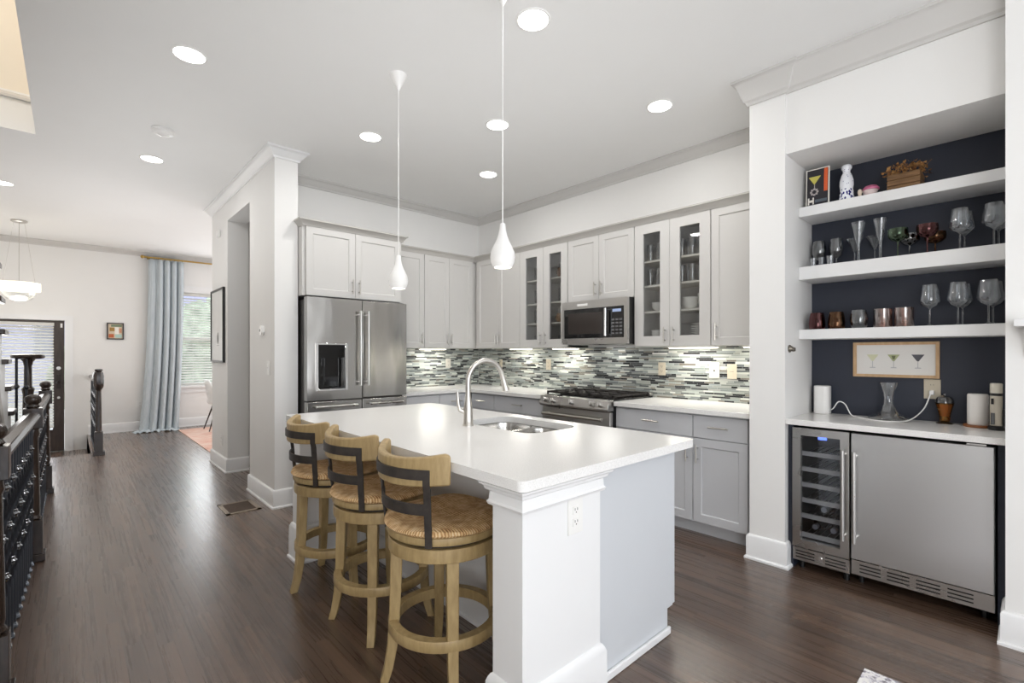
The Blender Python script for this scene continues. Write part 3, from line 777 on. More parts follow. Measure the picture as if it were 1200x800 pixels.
# sink
t = thing('sink', 'double bowl stainless undermount sink in the island', 'sink', (1.845, 1.965, 0.7))
Z = CT0-0.0015
bowls = [(SX0+0.004, SX1-0.004, SY0+0.004, 1.955), (SX0+0.004, SX1-0.004, 1.985, SY1-0.004)]
mb = MB().slab(rrect(SX0-0.012, SX1+0.008, SY0-0.008, SY1+0.008, 0.09, 6), [rrect(*b, 0.08, 6) for b in bowls], Z-0.004, Z)
obj('flange', mb, M['sink'], t)
for b in bowls:
    R = []
    for ins, z in ((0, Z-0.002), (0.004, Z-0.03), (0.012, 0.74), (0.03, 0.7), (0.06, 0.69)):
        R.append([(x, y, z) for x, y in rrect(b[0]+ins, b[1]-ins, b[2]+ins, b[3]-ins, max(0.02, 0.08-ins*0.3), 6)])
    bo = obj('bowl', MB().rings(R, False, True), M['sink'], t)
    obj('drain', MB().lathe([(0.045, 0.0), (0.045, 0.003), (0.03, 0.001), (0.0, 0.0005)], ((b[0]+b[1])/2, (b[2]+b[3])/2, 0.6902), 20), M['chrome'], bo)
# faucet
fx, fyy = 1.605, 2.1
t = thing('faucet', 'tall brushed nickel gooseneck pull down faucet on the island', 'faucet', (fx, fyy, CT1))
obj('base', MB().lathe([(0.031, 0), (0.031, 0.006), (0.028, 0.01), (0.026, 0.05), (0.024, 0.1), (0.017, 0.15), (0.0145, 0.17)], (fx, fyy, CT1), 24), M['nickel'], t)
pts = [(fx, fyy, CT1+0.16)]; rad = 0.112; dx, dy = 0.985, -0.17
zc = 1.155
for k in range(0, 19):
    a = PI-PI*k/18*0.93
    q = rad+rad*math.cos(a)
    pts.append((fx+dx*q, fyy+dy*q, zc+0.115*math.sin(a)))
sp = obj('spout', MB().tube(pts, 0.0145, 14), M['nickel'], t)
e = Vector(pts[-1]); d_ = (e-Vector(pts[-2])).normalized()
obj('spray_head', MB().cyl(e, e+d_*0.02, 0.0155, 0.016, 16).cyl(e+d_*0.021, e+d_*0.085, 0.016, 0.021, 16), M['nickel'], sp)
lv = [(fx-0.015, fyy+0.012, CT1+0.075), (fx-0.035, fyy+0.028, CT1+0.085), (fx-0.042, fyy+0.033, CT1+0.12), (fx-0.045, fyy+0.036, CT1+0.185)]
obj('lever', MB().tube(lv, 0.009, 12, [0.012, 0.011, 0.009, 0.007]), M['nickel'], t)

def outlet(name, label, fr, u, v, w=0.072, h=0.116, plate='plate_white', kind='duplex', cat='outlet', base=0.0):
    t = thing(name, label, cat, fr(u, v, base))
    obj('plate', MB().fbox(fr, u-w/2, u+w/2, v-h/2, v+h/2, base+0.0005, base+0.006), M[plate], t, 0.0015)
    m = MB()
    if kind == 'duplex':
        for dv in (-0.021, 0.021):
            m.mi = 0; m.fbox(fr, u-0.016, u+0.016, v+dv-0.014, v+dv+0.014, base+0.006, base+0.0085)
            m.mi = 1
            for du in (-0.0065, 0.0065): m.fbox(fr, u+du-0.0012, u+du+0.0012, v+dv-0.001, v+dv+0.008, base+0.0085, base+0.009)
            m.fbox(fr, u-0.002, u+0.002, v+dv-0.009, v+dv-0.005, base+0.0085, base+0.009)
    elif kind == 'rocker':
        m.fbox(fr, u-0.016, u+0.016, v-0.033, v+0.033, base+0.006, base+0.009)
        m.mi = 1; m.fbox(fr, u-0.016, u+0.016, v-0.001, v+0.001, base+0.009, base+0.0093)
    elif kind == 'coax':
        m.mi = 1; m.fbox(fr, u-0.006, u+0.006, v-0.008, v+0.004, base+0.006, base+0.009)
    obj('face', m, [M[plate], M['slot']], t)
    return t
outlet('wall_outlet', 'white outlet on the end post of the island', FY(1.10), 1.312, 0.738, 0.078, 0.125)
fs = FX(XW-0.0075)
outlet('wall_outlet', 'small ivory outlet on the tile near the corner, behind the faucet', fs, 4.45, 1.187, 0.05, 0.1, 'plate_ivory')
outlet('wall_outlet', 'ivory outlet on the tile left of the range', fs, 3.65, 1.187, 0.072, 0.116, 'plate_ivory')
outlet('wall_outlet', 'ivory outlet on the tile just right of the range', fs, 2.262, 1.172, 0.072, 0.116, 'plate_ivory')
outlet('wall_plate', 'white cable plate on the tile below the wide glass cabinet', fs, 1.785, 1.17, 0.085, 0.13, 'plate_tile', 'coax', 'wall plate')
outlet('light_switch', 'ivory rocker switch on the tile nearest the bar column', fs, 1.642, 1.165, 0.075, 0.12, 'plate_ivory', 'rocker', 'switch')
outlet('wall_outlet', 'white outlet on the tile of the fridge wall', FY(YW-0.0075), 3.43, 1.19, 0.072, 0.116, 'plate_tile')

# ================================================================== BAR STOOLS
def arc_band(m, r0, r1, a0, a1, zf0, zf1, n=24, rf=None):
    """curved band: radii r0..r1, angles in degrees, z from zf0(t) to zf1(t), t in -1..1"""
    R = []
    for k in range(n+1):
        t_ = -1+2*k/n; a = math.radians(a0+(a1-a0)*k/n); z0 = zf0(t_); z1 = zf1(t_); dr = rf(t_) if rf else 0
        c, s_ = math.cos(a), math.sin(a)
        R.append([((r0+dr)*c, (r0+dr)*s_, z0), ((r1+dr)*c, (r1+dr)*s_, z0), ((r1+dr*1.25)*c, (r1+dr*1.25)*s_, z1), ((r0+dr*1.25)*c, (r0+dr*1.25)*s_, z1)])
    m.rings(R, True, True, False); return m
def make_stool(label, leg_deg):
    t = thing('bar_stool', label, 'bar stool', (0, 0, 0), 'bar stools along the island')
    for k in range(4):
        a = math.radians(leg_deg+90*k); c, s_ = math.cos(a), math.sin(a)
        m = MB(); R = []
        for r, z, hw in ((0.243, 0.0, 0.017), (0.226, 0.06, 0.018), (0.212, 0.14, 0.0195), (0.203, 0.26, 0.021), (0.198, 0.42, 0.0225), (0.194, 0.585, 0.0235)):
            R.append([((r+dr)*c-dt*s_, (r+dr)*s_+dt*c, z) for dr, dt in ((-hw, -hw), (hw, -hw), (hw, hw), (-hw, hw))])
        m.rings(R, True, True, False)
        obj('leg', m, M['stool_wood'], t, 0.003, 2)
    ring = lambda r0, r1, z0, z1: [(r0, z0), (r1, z0), (r1+0.002, (z0+z1)/2), (r1, z1), (r0, z1), (r0, z0)]
    obj('apron', MB().lathe(ring(0.15, 0.228, 0.536, 0.588), n=48, cap0=False, cap1=False), M['stool_wood'], t, 0.002)
    obj('swivel', MB().lathe([(0.0, 0.588), (0.205, 0.588), (0.205, 0.602), (0.0, 0.602)], n=40), M['cast_iron'], t)
    obj('seat_frame', MB().lathe([(0.0, 0.602), (0.232, 0.602), (0.236, 0.615), (0.232, 0.632), (0.0, 0.632)], n=48), M['stool_wood'], t, 0.002)
    m = MB(); n = 56; R = []
    for r, z in ((0.212, 0.632), (0.238, 0.636), (0.245, 0.644), (0.24, 0.654), (0.222, 0.661), (0.17, 0.663), (0.1, 0.658), (0.03, 0.653)):
        row = []
        for k in range(n):
            a = 2*PI*k/n; dip = 0.006*(math.cos(4*a+PI))*min(1, r/0.2)
            row.append((r*math.cos(a), r*math.sin(a), z+(dip if z > 0.65 else 0)))
        R.append(row)
    m.rings(R, True, True)
    obj('rush_seat', m, M['rush'], t)
    m = MB().lathe([(0.192, 0.208), (0.226, 0.208), (0.228, 0.212), (0.228, 0.246), (0.226, 0.25), (0.192, 0.25), (0.192, 0.208)], n=48, cap0=False, cap1=False)
    obj('foot_ring', m, M['stool_wood'], t)
    # back: curved wooden rail, iron uprights and cross strap (back towards -X)
    m = MB(); arc_band(m, 0.236, 0.266, 120.5, 239.5, lambda q: 0.825+0.012*q*q, lambda q: 0.928+0.026*abs(q)**2.5-0.012*max(0, abs(q)-0.93)/0.07, 32, lambda q: 0.012*abs(q)**3)
    obj('back_rail', m, M['stool_wood'], t, 0.007, 3)
    m = MB()
    arc_band(m, 0.2665, 0.2735, 137, 223, lambda q: 0.855, lambda q: 0.892)
    arc_band(m, 0.246, 0.254, 139, 221, lambda q: 0.722, lambda q: 0.762)
    for a in (139, 221):
        ar = math.radians(a); c, s_ = math.cos(ar), math.sin(ar); R = []
        for r, z in ((0.2375, 0.6), (0.2385, 0.64), (0.247, 0.70), (0.2515, 0.76), (0.2585, 0.815), (0.2675, 0.84), (0.2675, 0.892)):
            R.append([((r+dr)*c-dt*s_, (r+dr)*s_+dt*c, z) for dr, dt in ((0, -0.013), (0.0075, -0.013), (0.0075, 0.013), (0, 0.013))])
        m.rings(R, True, True, False)
    obj('back_frame', m, M['iron'], t)
    return t
s1 = make_stool('oak bar stool with rush seat, nearest the camera beside the island post', 63); s1.location = (1.142, 1.65, 0)
s2 = make_stool('oak bar stool with rush seat, the middle one of three', 51); s2.location = (1.145, 2.20, 0)
s3 = make_stool('oak bar stool with rush seat, farthest from the camera near the pillar', 0); s3.location = (1.145, 2.75, 0)

# ================================================================== BAR NICHE
def shelf(label, z0, z1):
    mb = MB().box(3.464, NB-0.0005, NY0+0.001, NY1-0.001, z0, z1)
    return tag(obj('floating_shelf', mb, M['trim'], origin=(3.6, 0.56, z0), bevel=0.002), label, 'shelf', 'floating shelves in the bar niche')
S1, S2, S3 = 2.249, 1.866, 1.463
shelf('top floating white shelf with the planter and ceramic bottle', S1-0.062, S1)
shelf('middle floating white shelf with coupes and wine glasses', S2-0.083, S2)
shelf('lowest floating white shelf with coloured tumblers', S3-0.062, S3)
mb = MB().box(3.212, NB-0.0005, NY0+0.001, NY1-0.001, 0.879, 0.912)
tag(obj('bar_countertop', mb, M['quartz'], origin=(3.47, 0.56, 0.879), bevel=0.002), 'white quartz bar counter above the wine cooler and steel fridge', 'countertop')
BT = 0.912
# wine cooler
XA = 3.24
WY0, WY1 = 0.708, 0.998
t = thing('wine_cooler', 'narrow undercounter wine cooler with a steel framed glass door', 'wine cooler', (3.47, 0.853, 0))
m = MB().box(XA+0.035, NB-0.02, WY0, WY0+0.02, 0.06, 0.86).box(XA+0.035, NB-0.02, WY1-0.02, WY1, 0.06, 0.86).box(XA+0.035, NB-0.02, WY0, WY1, 0.06, 0.15).box(XA+0.035, NB-0.02, WY0, WY1, 0.84, 0.86).box(NB-0.05, NB-0.02, WY0, WY1, 0.06, 0.86)
obj('cabinet_shell', m, M['black'], t)
fw = FX(XA+0.034)
m = MB().fbox(fw, WY0, WY0+0.044, 0.145, 0.862, 0, 0.034).fbox(fw, WY1-0.044, WY1, 0.145, 0.862, 0, 0.034).fbox(fw, WY0+0.044, WY1-0.044, 0.145, 0.19, 0, 0.034).fbox(fw, WY0+0.044, WY1-0.044, 0.818, 0.862, 0, 0.034)
d = obj('door', m, M['steel'], t)
obj('glass_pane', MB().fbox(fw, WY0+0.042, WY1-0.042, 0.187, 0.82, 0.012, 0.016), M['cool_glass'], d)
obj('handle', bar_handle(fw, (WY0+0.024, 0.255), (WY0+0.024, 0.765), 0.034, 0.04, 0.01), M['steel'], d)
for z in (0.7, 0.605, 0.51, 0.415, 0.32, 0.205):
    s_ = obj('rack', MB().box(XA+0.06, XA+0.075, WY0+0.022, WY1-0.022, z-0.012, z+0.014), mat('rack_front', (226, 220, 210), 0.4), t)
    m = MB()
    for k in range(7): m.box(XA+0.075, NB-0.055, WY0+0.03+k*0.036, WY0+0.034+k*0.036, z-0.006, z-0.002)
    obj('wires', m, M['steel'], s_)
obj('display', MB().box(XA+0.05, XA+0.052, 0.83, 0.875, 0.795, 0.81), mat('blue_display', (40, 60, 200), 0.4, emit=(90, 120, 255), es=4.0), t)
def grille(fr, u0, u1, v0, v1, groups, hole=None):
    """kick plate with slots cut as dark recessed strips"""
    m = MB(); m.mi = 0; m.fbox(fr, u0, u1, v0, v1, -0.01, 0.022); m.mi = 1
    for a, b in groups:
        n = 3
        for k in range(n):
            z = v0+(v1-v0)*(0.26+0.24*k); m.fbox(fr, a, b, z-0.0035, z+0.0035, 0.022, 0.0226)
    return m
k = obj('kick_grille', grille(fw, WY0, WY1, 0.06, 0.135, [(WY0+0.02, WY0+0.12), (WY0+0.175, WY1-0.015)]), [M['steel'], M['black']], t)
obj('lock', MB().cyl((XA+0.014, 0.853, 0.1), (XA+0.004, 0.853, 0.1), 0.009, n=14), M['chrome'], k)
for y in (WY0+0.03, WY1-0.03): obj('foot', MB().cyl((XA+0.08, y, 0), (XA+0.08, y, 0.06), 0.016, n=12), M['black'], t)
# steel undercounter fridge
QY0, QY1 = 0.126, 0.702
t = thing('undercounter_fridge', 'wide stainless undercounter fridge with a plain steel door', 'refrigerator', (3.47, 0.41, 0))
obj('cabinet_shell', MB().box(XA+0.04, NB-0.02, QY0, QY1, 0.06, 0.858), M['black'], t)
d = obj('door', MB().fbox(fw, QY0+0.002, QY1-0.002, 0.155, 0.862, 0, 0.034), M['steel_flat'], t, 0.003)
obj('handle', bar_handle(fw, (QY1-0.024, 0.258), (QY1-0.024, 0.762), 0.034, 0.042, 0.011), M['steel'], d)
obj('hinge_cap', MB().box(XA+0.01, XA+0.05, QY0+0.03, QY0+0.1, 0.862, 0.87), M['steel'], d)
sl = []
for k in range(4):
    a = QY0+0.075+k*0.122; sl.append((a, a+0.095))
k = obj('kick_grille', grille(fw, QY0+0.002, QY1-0.002, 0.068, 0.148, sl), [M['steel'], M['black']], t)
obj('lock', MB().cyl((XA+0.014, 0.565, 0.145), (XA+0.004, 0.565, 0.145), 0.009, n=14), M['chrome'], k)
for y in (QY0+0.04, QY1-0.03): obj('foot', MB().cyl((XA+0.11, y, 0), (XA+0.11, y, 0.068), 0.014, n=12), M['black'], t)
# wine bottles in the cooler
def wine_bottle(label, y, z):
    t = thing('wine_bottle', label, 'bottle', (XA+0.1, y, z), 'wine bottles in the cooler')
    prof = [(0.0, 0.30), (0.035, 0.30), (0.036, 0.11), (0.03, 0.085), (0.016, 0.06), (0.0145, 0.012), (0.0145, 0.0), (0.0, 0.0)]
    R = [[(XA+0.085+q, y+max(r, 0.0005)*math.cos(2*PI*k/18), z+max(r, 0.0005)*math.sin(2*PI*k/18)) for k in range(18)] for r, q in prof]
    obj('bottle_glass', MB().rings(R), mat('bottle_green', (26, 32, 26), 0.15), t)
    R = [[(XA+0.084+q, y+r*math.cos(2*PI*k/18), z+r*math.sin(2*PI*k/18)) for k in range(18)] for r, q in ((0.0006, -0.001), (0.0155, -0.001), (0.0157, 0.04), (0.012, 0.041))]
    obj('capsule', MB().rings(R), mat('foil', (190, 190, 194), 0.35, 0.6), t)
wine_bottle('wine bottle on the bottom rack, nearer the outer cooler edge', 0.90, 0.258)
wine_bottle('wine bottle on the bottom rack, nearer the door handle', 0.805, 0.258)
wine_bottle('wine bottle on the second rack from the bottom', 0.853, 0.372)

# ---- drinkware
def shell(m, prof, th=0.0022, n=24, a0=0.0):
    """profile of the outside from base centre to rim; adds an inner wall from index of the bowl"""
    m.lathe(prof, (0, 0, 0), n, True, False); return m
def glass_obj(name, label, cat, loc, outer, inner, mt, group, n=28, extra=None):
    m = MB(); m.lathe(outer+inner, (0, 0, 0), n, True, True)
    o = obj(name, m, mt, angle=60); tag(o, label, cat, group); o.location = loc; return o
def stem_glass(label, loc, hgt, bowl, mt, group, name='wine_glass', cat='glass', foot=0.034, hb=0.09, n=28):
    """bowl: list of (r, z/hgt) from bottom of the bowl to the rim"""
    bo = [(r, z*hgt) for r, z in bowl]
    o = [(0.0, 0.0), (foot, 0.0), (foot, 0.002), (foot*0.45, 0.005), (0.0046, 0.012), (0.0042, bo[0][1]-0.004)]+bo
    inn = [(max(r-0.002, 0.0005), z+(0.003 if k == 0 else 0)) for k, (r, z) in enumerate(bo)][::-1]+[(0.0, bo[0][1]+0.004)]
    return glass_obj(name, label, cat, loc, o, inn, mt, group, n)
WB = [(0.006, 0.46), (0.03, 0.51), (0.044, 0.6), (0.042, 0.7), (0.034, 1.0)]
WB2 = [(0.006, 0.43), (0.032, 0.49), (0.047, 0.6), (0.044, 0.72), (0.035, 1.0)]
X3 = 3.56
for lab, y, x in (('tall wine glass on the middle shelf at the niche end, front of its pair', 0.142, 3.535), ('tall wine glass on the middle shelf at the niche end, rear of its pair', 0.128, 3.63),
                  ('tall wine glass on the middle shelf beside the red coupes, front of its pair', 0.272, 3.54), ('tall wine glass on the middle shelf beside the red coupes, rear of its pair', 0.262, 3.65)):
    stem_glass(lab, (x, y, S2), 0.225, WB2, M['clear'], 'stemware on the middle shelf')
for lab, y, x in (('wine glass on the lowest shelf next to the rose tumblers', 0.398, 3.56), ('wine glass on the lowest shelf, front of the middle pair', 0.28, 3.55), ('wine glass on the lowest shelf, rear of the middle pair', 0.27, 3.66),
                  ('wine glass on the lowest shelf at the niche end, front one', 0.162, 3.54), ('wine glass on the lowest shelf at the niche end, rear one', 0.150, 3.65)):
    stem_glass(lab, (x, y, S3), 0.232, WB2, M['clear'], 'stemware on the lowest shelf')
CB = [(0.006, 0.56), (0.028, 0.6), (0.046, 0.72), (0.049, 0.85), (0.047, 1.0)]
stem_glass('green coupe glass in front on the middle shelf', (3.53, 0.535, S2), 0.165, CB, M['green_glass'], None, 'coupe_glass')
stem_glass('dark grey coupe glass behind the green one', (3.66, 0.5, S2), 0.15, CB, M['dark_glass'], None, 'coupe_glass')
stem_glass('red coupe glass in front on the middle shelf', (3.53, 0.405, S2), 0.165, CB, M['red_glass'], None, 'coupe_glass')
stem_glass('orange coupe glass behind the red one', (3.66, 0.385, S2), 0.14, CB, M['orange_glass'], None, 'coupe_glass')
RB = [(0.005, 0.34), (0.028, 0.4), (0.04, 0.58), (0.04, 0.78), (0.034, 1.0)]
stem_glass('round bowled goblet nearest the niche side wall on the middle shelf', (3.66, 0.966, S2), 0.185, RB, M['grey_glass'], None, 'goblet')
stem_glass('round bowled goblet between the shot glasses and martini glasses', (3.66, 0.868, S2), 0.185, RB, M['grey_glass'], None, 'goblet')
MT = [(0.004, 0.5), (0.01, 0.55), (0.05, 1.0)]
stem_glass('martini glass behind the flared flute near the goblets', (3.67, 0.772, S2), 0.17, MT, M['clear'], None, 'martini_glass')
stem_glass('martini glass behind the flared flute near the green coupe', (3.67, 0.668, S2), 0.17, MT, M['clear'], None, 'martini_glass')
FL = [(0.0075, 0.05), (0.009, 0.45), (0.022, 0.6), (0.026, 0.75), (0.038, 1.0)]
stem_glass('tall flared cocktail flute nearer the goblets', (3.55, 0.728, S2), 0.245, FL, M['clear'], None, 'cocktail_flute')
stem_glass('tall flared cocktail flute nearer the green coupe', (3.55, 0.62, S2), 0.245, FL, M['clear'], None, 'cocktail_flute')
def tumbler(label, loc, prof, mt, name='tumbler', group=None):
    o = [(0.0, 0.0)]+prof
    inn = [(r-0.003, z) for r, z in prof[1:]][::-1]+[(0.0, 0.008)]
    return glass_obj(name, label, 'glass', loc, o, inn, mt, group, 28)
SH = [(0.013, 0), (0.014, 0.004), (0.0185, 0.052)]
tumbler('shot glass nearest the niche side wall', (3.5, 0.958, S2), SH, M['clear'], 'shot_glass')
tumbler('narrow middle one of the three shot glasses', (3.5, 0.912, S2), [(0.011, 0), (0.012, 0.004), (0.015, 0.052)], M['clear'], 'shot_glass')
tumbler('shot glass farthest from the niche side wall', (3.5, 0.864, S2), [(0.015, 0), (0.016, 0.004), (0.021, 0.055)], M['clear'], 'shot_glass')
TA = [(0.04, 0), (0.044, 0.01), (0.046, 0.04), (0.042, 0.08), (0.036, 0.108)]
tumbler('dark red tapered tumbler nearest the niche side wall', (3.56, 0.952, S3), TA, M['red_glass'])
tumbler('amber and green tapered tumbler second along the lowest shelf', (3.56, 0.845, S3), TA, M['orange_glass'])
tumbler('smoky round tumbler in the middle of the lowest shelf', (3.56, 0.727, S3), [(0.032, 0), (0.04, 0.012), (0.048, 0.05), (0.046, 0.085), (0.038, 0.112)], M['grey_glass'])
TC = [(0.044, 0), (0.046, 0.003), (0.046, 0.112)]
tumbler('straight rose tinted tumbler beside the smoky one', (3.56, 0.61, S3), TC, M['rose_glass'])
tumbler('straight rose tinted tumbler beside the wine glasses', (3.56, 0.511, S3), TC, M['rose_glass'])

# ---- top shelf ornaments
t = thing('art_card', 'dark cocktail picture card with an orange strip leaning on the top shelf', 'picture', (3.5, 0.94, S1))
PX = 3.515; tilt = 0.06
def pc(y, z): return (PX+tilt*(z-S1), y, z)
def card_box(m, y0, y1, z0, z1, d0, d1):
    R = []
    for dd in (d0, d1): R.append([(pc(y, z)[0]-dd, y, z) for y, z in ((y0, z0), (y1, z0), (y1, z1), (y0, z1))])
    m.rings(R, True, True, False); return m
obj('card', card_box(MB(), 0.872, 1.002, S1+0.001, S1+0.245, 0, 0.008), mat('card_edge', (226, 222, 212), 0.6), t)
m = MB(); m.mi = 0; card_box(m, 0.879, 0.996, S1+0.012, S1+0.238, 0.008, 0.0086)
m.mi = 1; card_box(m, 0.882, 0.902, S1+0.09, S1+0.236, 0.0086, 0.009)
m.mi = 2
for k in range(9):
    a = k/8; w2 = 0.034*(1-a*0.9); z = S1+0.195-0.045*a
    card_box(m, 0.955-w2, 0.955+w2*0.9, z-0.006, z, 0.0086, 0.009)
m.mi = 3; card_box(m, 0.952, 0.956, S1+0.115, S1+0.15, 0.0086, 0.009)
for k in range(8):
    a = 2*PI*k/8; card_box(m, 0.955+0.018*math.cos(a)-0.006, 0.955+0.018*math.cos(a)+0.006, S1+0.095+0.018*math.sin(a)-0.006, S1+0.095+0.018*math.sin(a)+0.006, 0.0086, 0.009)
m.mi = 4
for a, b in ((0.99, 0.982), (0.964, 0.956)): card_box(m, b, a, S1+0.016, S1+0.06, 0.0086, 0.009)
card_box(m, 0.964, 0.982, S1+0.03, S1+0.045, 0.0086, 0.009)
m.mi = 5; card_box(m, 0.885, 0.95, S1+0.026, S1+0.044, 0.0086, 0.009)
obj('print', m, [mat('card_ink', (38, 36, 42), 0.6), mat('card_orange', (222, 96, 48), 0.6), mat('card_yellow', (206, 196, 96), 0.6), mat('card_grey', (168, 160, 158), 0.6), mat('card_white', (230, 226, 218), 0.6), mat('card_teal', (86, 96, 104), 0.6)], t)
o = obj('ceramic_bottle', MB().lathe([(0.0, 0), (0.037, 0), (0.04, 0.006), (0.036, 0.06), (0.0335, 0.075), (0.037, 0.1), (0.036, 0.13), (0.028, 0.16), (0.0195, 0.178), (0.0195, 0.19), (0.0275, 0.203), (0.0285, 0.213), (0.022, 0.224), (0.0, 0.229)], (0, 0, 0), 32), M['ceramic'])
tag(o, 'tall white ceramic bottle painted with blue leaves on the top shelf', 'bottle'); o.location = (3.54, 0.787, S1)
t = thing('trinket_dish', 'small pink and white lidded trinket dish on the top shelf', 'dish', (3.56, 0.672, S1))
obj('bowl', MB().lathe([(0.0, 0), (0.022, 0), (0.03, 0.02), (0.04, 0.045), (0.036, 0.046), (0.0, 0.02)], (3.56, 0.672, S1), 24), mat('dish_white', (226, 208, 206), 0.35), t)
obj('lid', MB().lathe([(0.041, 0.046), (0.042, 0.056), (0.03, 0.07), (0.008, 0.077), (0.0, 0.078)], (3.56, 0.668, S1), 24), mat('dish_pink', (196, 104, 140), 0.4), t)
tag(obj('figurine', MB().lathe([(0.0, 0), (0.012, 0), (0.008, 0.02), (0.012, 0.035), (0.009, 0.05), (0.0, 0.056)], (3.52, 0.715, S1), 14), mat('figurine_cream', (222, 206, 186), 0.5), origin=(3.52, 0.715, S1)), 'tiny cream figurine beside the pink trinket dish', 'figurine')
t = thing('planter_box', 'rustic wooden box planter of dried brown flowers on the top shelf', 'planter', (3.6, 0.51, S1))
m = MB()
for k in range(3): m.box(3.525, 3.69, 0.435, 0.585, S1+0.002+k*0.034, S1+0.034+k*0.034)
obj('crate', m, M['crate'], t, 0.002)
m = MB(); rnd = random.Random(5)
for k in range(190):
    c = Vector((rnd.uniform(3.5, 3.7), rnd.uniform(0.415, 0.605), S1+0.1)); dd = 1-((c.x-3.6)/0.13)**2*0.5-((c.y-0.51)/0.11)**2*0.6
    c.z += rnd.uniform(0.0, 0.075)*max(dd, 0.2)
    u = Vector((rnd.uniform(-1, 1), rnd.uniform(-1, 1), rnd.uniform(-0.2, 1))).normalized(); v_ = u.orthogonal().normalized(); n_ = u.cross(v_)
    s_ = rnd.uniform(0.014, 0.024)
    P = [c, c+u*s_*0.5+v_*s_*0.6+n_*s_*0.3, c+u*s_, c+u*s_*0.5-v_*s_*0.6+n_*s_*0.3]
    m.face([m.v(p) for p in P])
for k in range(10):
    a = Vector((rnd.uniform(3.53, 3.66), rnd.uniform(0.44, 0.57), S1+0.09)); m.tube([a, a+Vector((rnd.uniform(-0.02, 0.02), rnd.uniform(-0.03, 0.03), 0.06))], 0.002, 5)
m.tube([(3.6, 0.44, S1+0.1), (3.58, 0.41, S1+0.14), (3.57, 0.39, S1+0.155)], 0.0015, 5)
obj('dried_flowers', m, M['leaf_dry'], t)

# ---- bar counter items
o = tag(obj('wifi_router', MB().prism(rrect(3.63, 3.72, 0.905, 0.998, 0.035, 6), BT, BT+0.185), M['white_gloss'], origin=(3.675, 0.95, BT), bevel=0.006), 'white rounded box router on the bar counter by the niche side wall', 'router')
o.modifiers[0].segments = 3
t = thing('decanter', 'clear glass wine decanter with a wide flat base under the framed print', 'decanter', (3.62, 0.592, BT))
m = MB().lathe([(0.0, 0.0), (0.095, 0.0), (0.102, 0.008), (0.1, 0.016), (0.07, 0.032), (0.04, 0.06), (0.026, 0.1), (0.024, 0.13), (0.031, 0.17), (0.047, 0.222), (0.045, 0.222), (0.029, 0.17), (0.021, 0.13), (0.023, 0.1), (0.037, 0.06), (0.065, 0.034), (0.092, 0.017), (0.0, 0.01)], (3.62, 0.592, BT), 40)
obj('vessel', m, M['clear'], t, angle=70)
t = thing('amber_jar', 'fluted amber glass jar with a dark dome lid on the bar counter', 'jar', (3.66, 0.345, BT))
m = MB().lathe([(0.0, 0.012), (0.022, 0.012), (0.024, 0.022), (0.024, 0.036), (0.03, 0.07), (0.04, 0.112), (0.042, 0.118), (0.039, 0.118), (0.028, 0.07), (0.02, 0.04), (0.0, 0.036)], (3.66, 0.345, BT), 12)
obj('jar_body', m, M['amber_glass'], t, angle=20)
obj('filling', MB().lathe([(0.0, 0.04), (0.018, 0.041), (0.026, 0.075), (0.034, 0.108), (0.0, 0.11)], (3.66, 0.345, BT), 12), mat('golden_filling', (230, 194, 124), 0.6), t)
obj('lid', MB().lathe([(0.041, 0.118), (0.041, 0.132), (0.034, 0.148), (0.018, 0.158), (0.006, 0.16), (0.006, 0.17), (0.0, 0.172)], (3.66, 0.345, BT), 20), M['dark_glass'], t)
obj('foot', MB().lathe([(0.038, 0.0), (0.038, 0.004), (0.02, 0.01), (0.014, 0.014), (0.0, 0.015)], (3.66, 0.345, BT), 20), mat('smoked_brass', (66, 52, 36), 0.3, 0.7), t)
o = tag(obj('wooden_tray', MB().lathe([(0.0, 0), (0.056, 0), (0.06, 0.006), (0.058, 0.013), (0.0, 0.013)], (3.62, 0.207, BT), 32), M['tray_wood'], origin=(3.62, 0.207, BT)), 'round wooden coaster tray under the white canister', 'tray')
o = tag(obj('canister', MB().lathe([(0.0, 0), (0.041, 0), (0.043, 0.004), (0.043, 0.158), (0.04, 0.165), (0.0, 0.166)], (3.62, 0.207, BT+0.0135), 32), mat('canister_white', (240, 236, 232), 0.5), origin=(3.62, 0.207, BT+0.0135)), 'plain white canister standing on the wooden tray', 'canister')
gx, gy = 3.545, 0.134
t = thing('wine_opener', 'tall cream and black electric wine opener on its black stand', 'wine opener', (gx, gy, BT))
obj('stand', MB().lathe([(0.0, 0), (0.031, 0), (0.033, 0.004), (0.031, 0.022), (0.0, 0.024)], (gx, gy, BT), 24).box(gx-0.012, gx+0.012, gy-0.032, gy-0.025, BT+0.02, BT+0.11), M['black'], t)
obj('lower_body', MB().lathe([(0.0, 0.024), (0.024, 0.024), (0.024, 0.178), (0.0, 0.178)], (gx, gy, BT), 24), mat('champagne', (206, 198, 182), 0.32, 0.3), t)
obj('button', MB().box(gx-0.03, gx-0.02, gy+0.008, gy+0.018, BT+0.135, BT+0.165), M['black'], t)
obj('grip', MB().box(gx-0.03, gx-0.018, gy+0.004, gy+0.02, BT+0.03, BT+0.09), M['dark_glass'], t)
obj('collar', MB().lathe([(0.0, 0.178), (0.0235, 0.178), (0.0235, 0.192), (0.0, 0.192)], (gx, gy, BT), 24), M['black'], t)
obj('cap', MB().lathe([(0.0, 0.192), (0.0245, 0.192), (0.0245, 0.238), (0.022, 0.243), (0.0, 0.243)], (gx, gy, BT), 24), mat('cap_satin', (220, 214, 200), 0.3, 0.3), t)
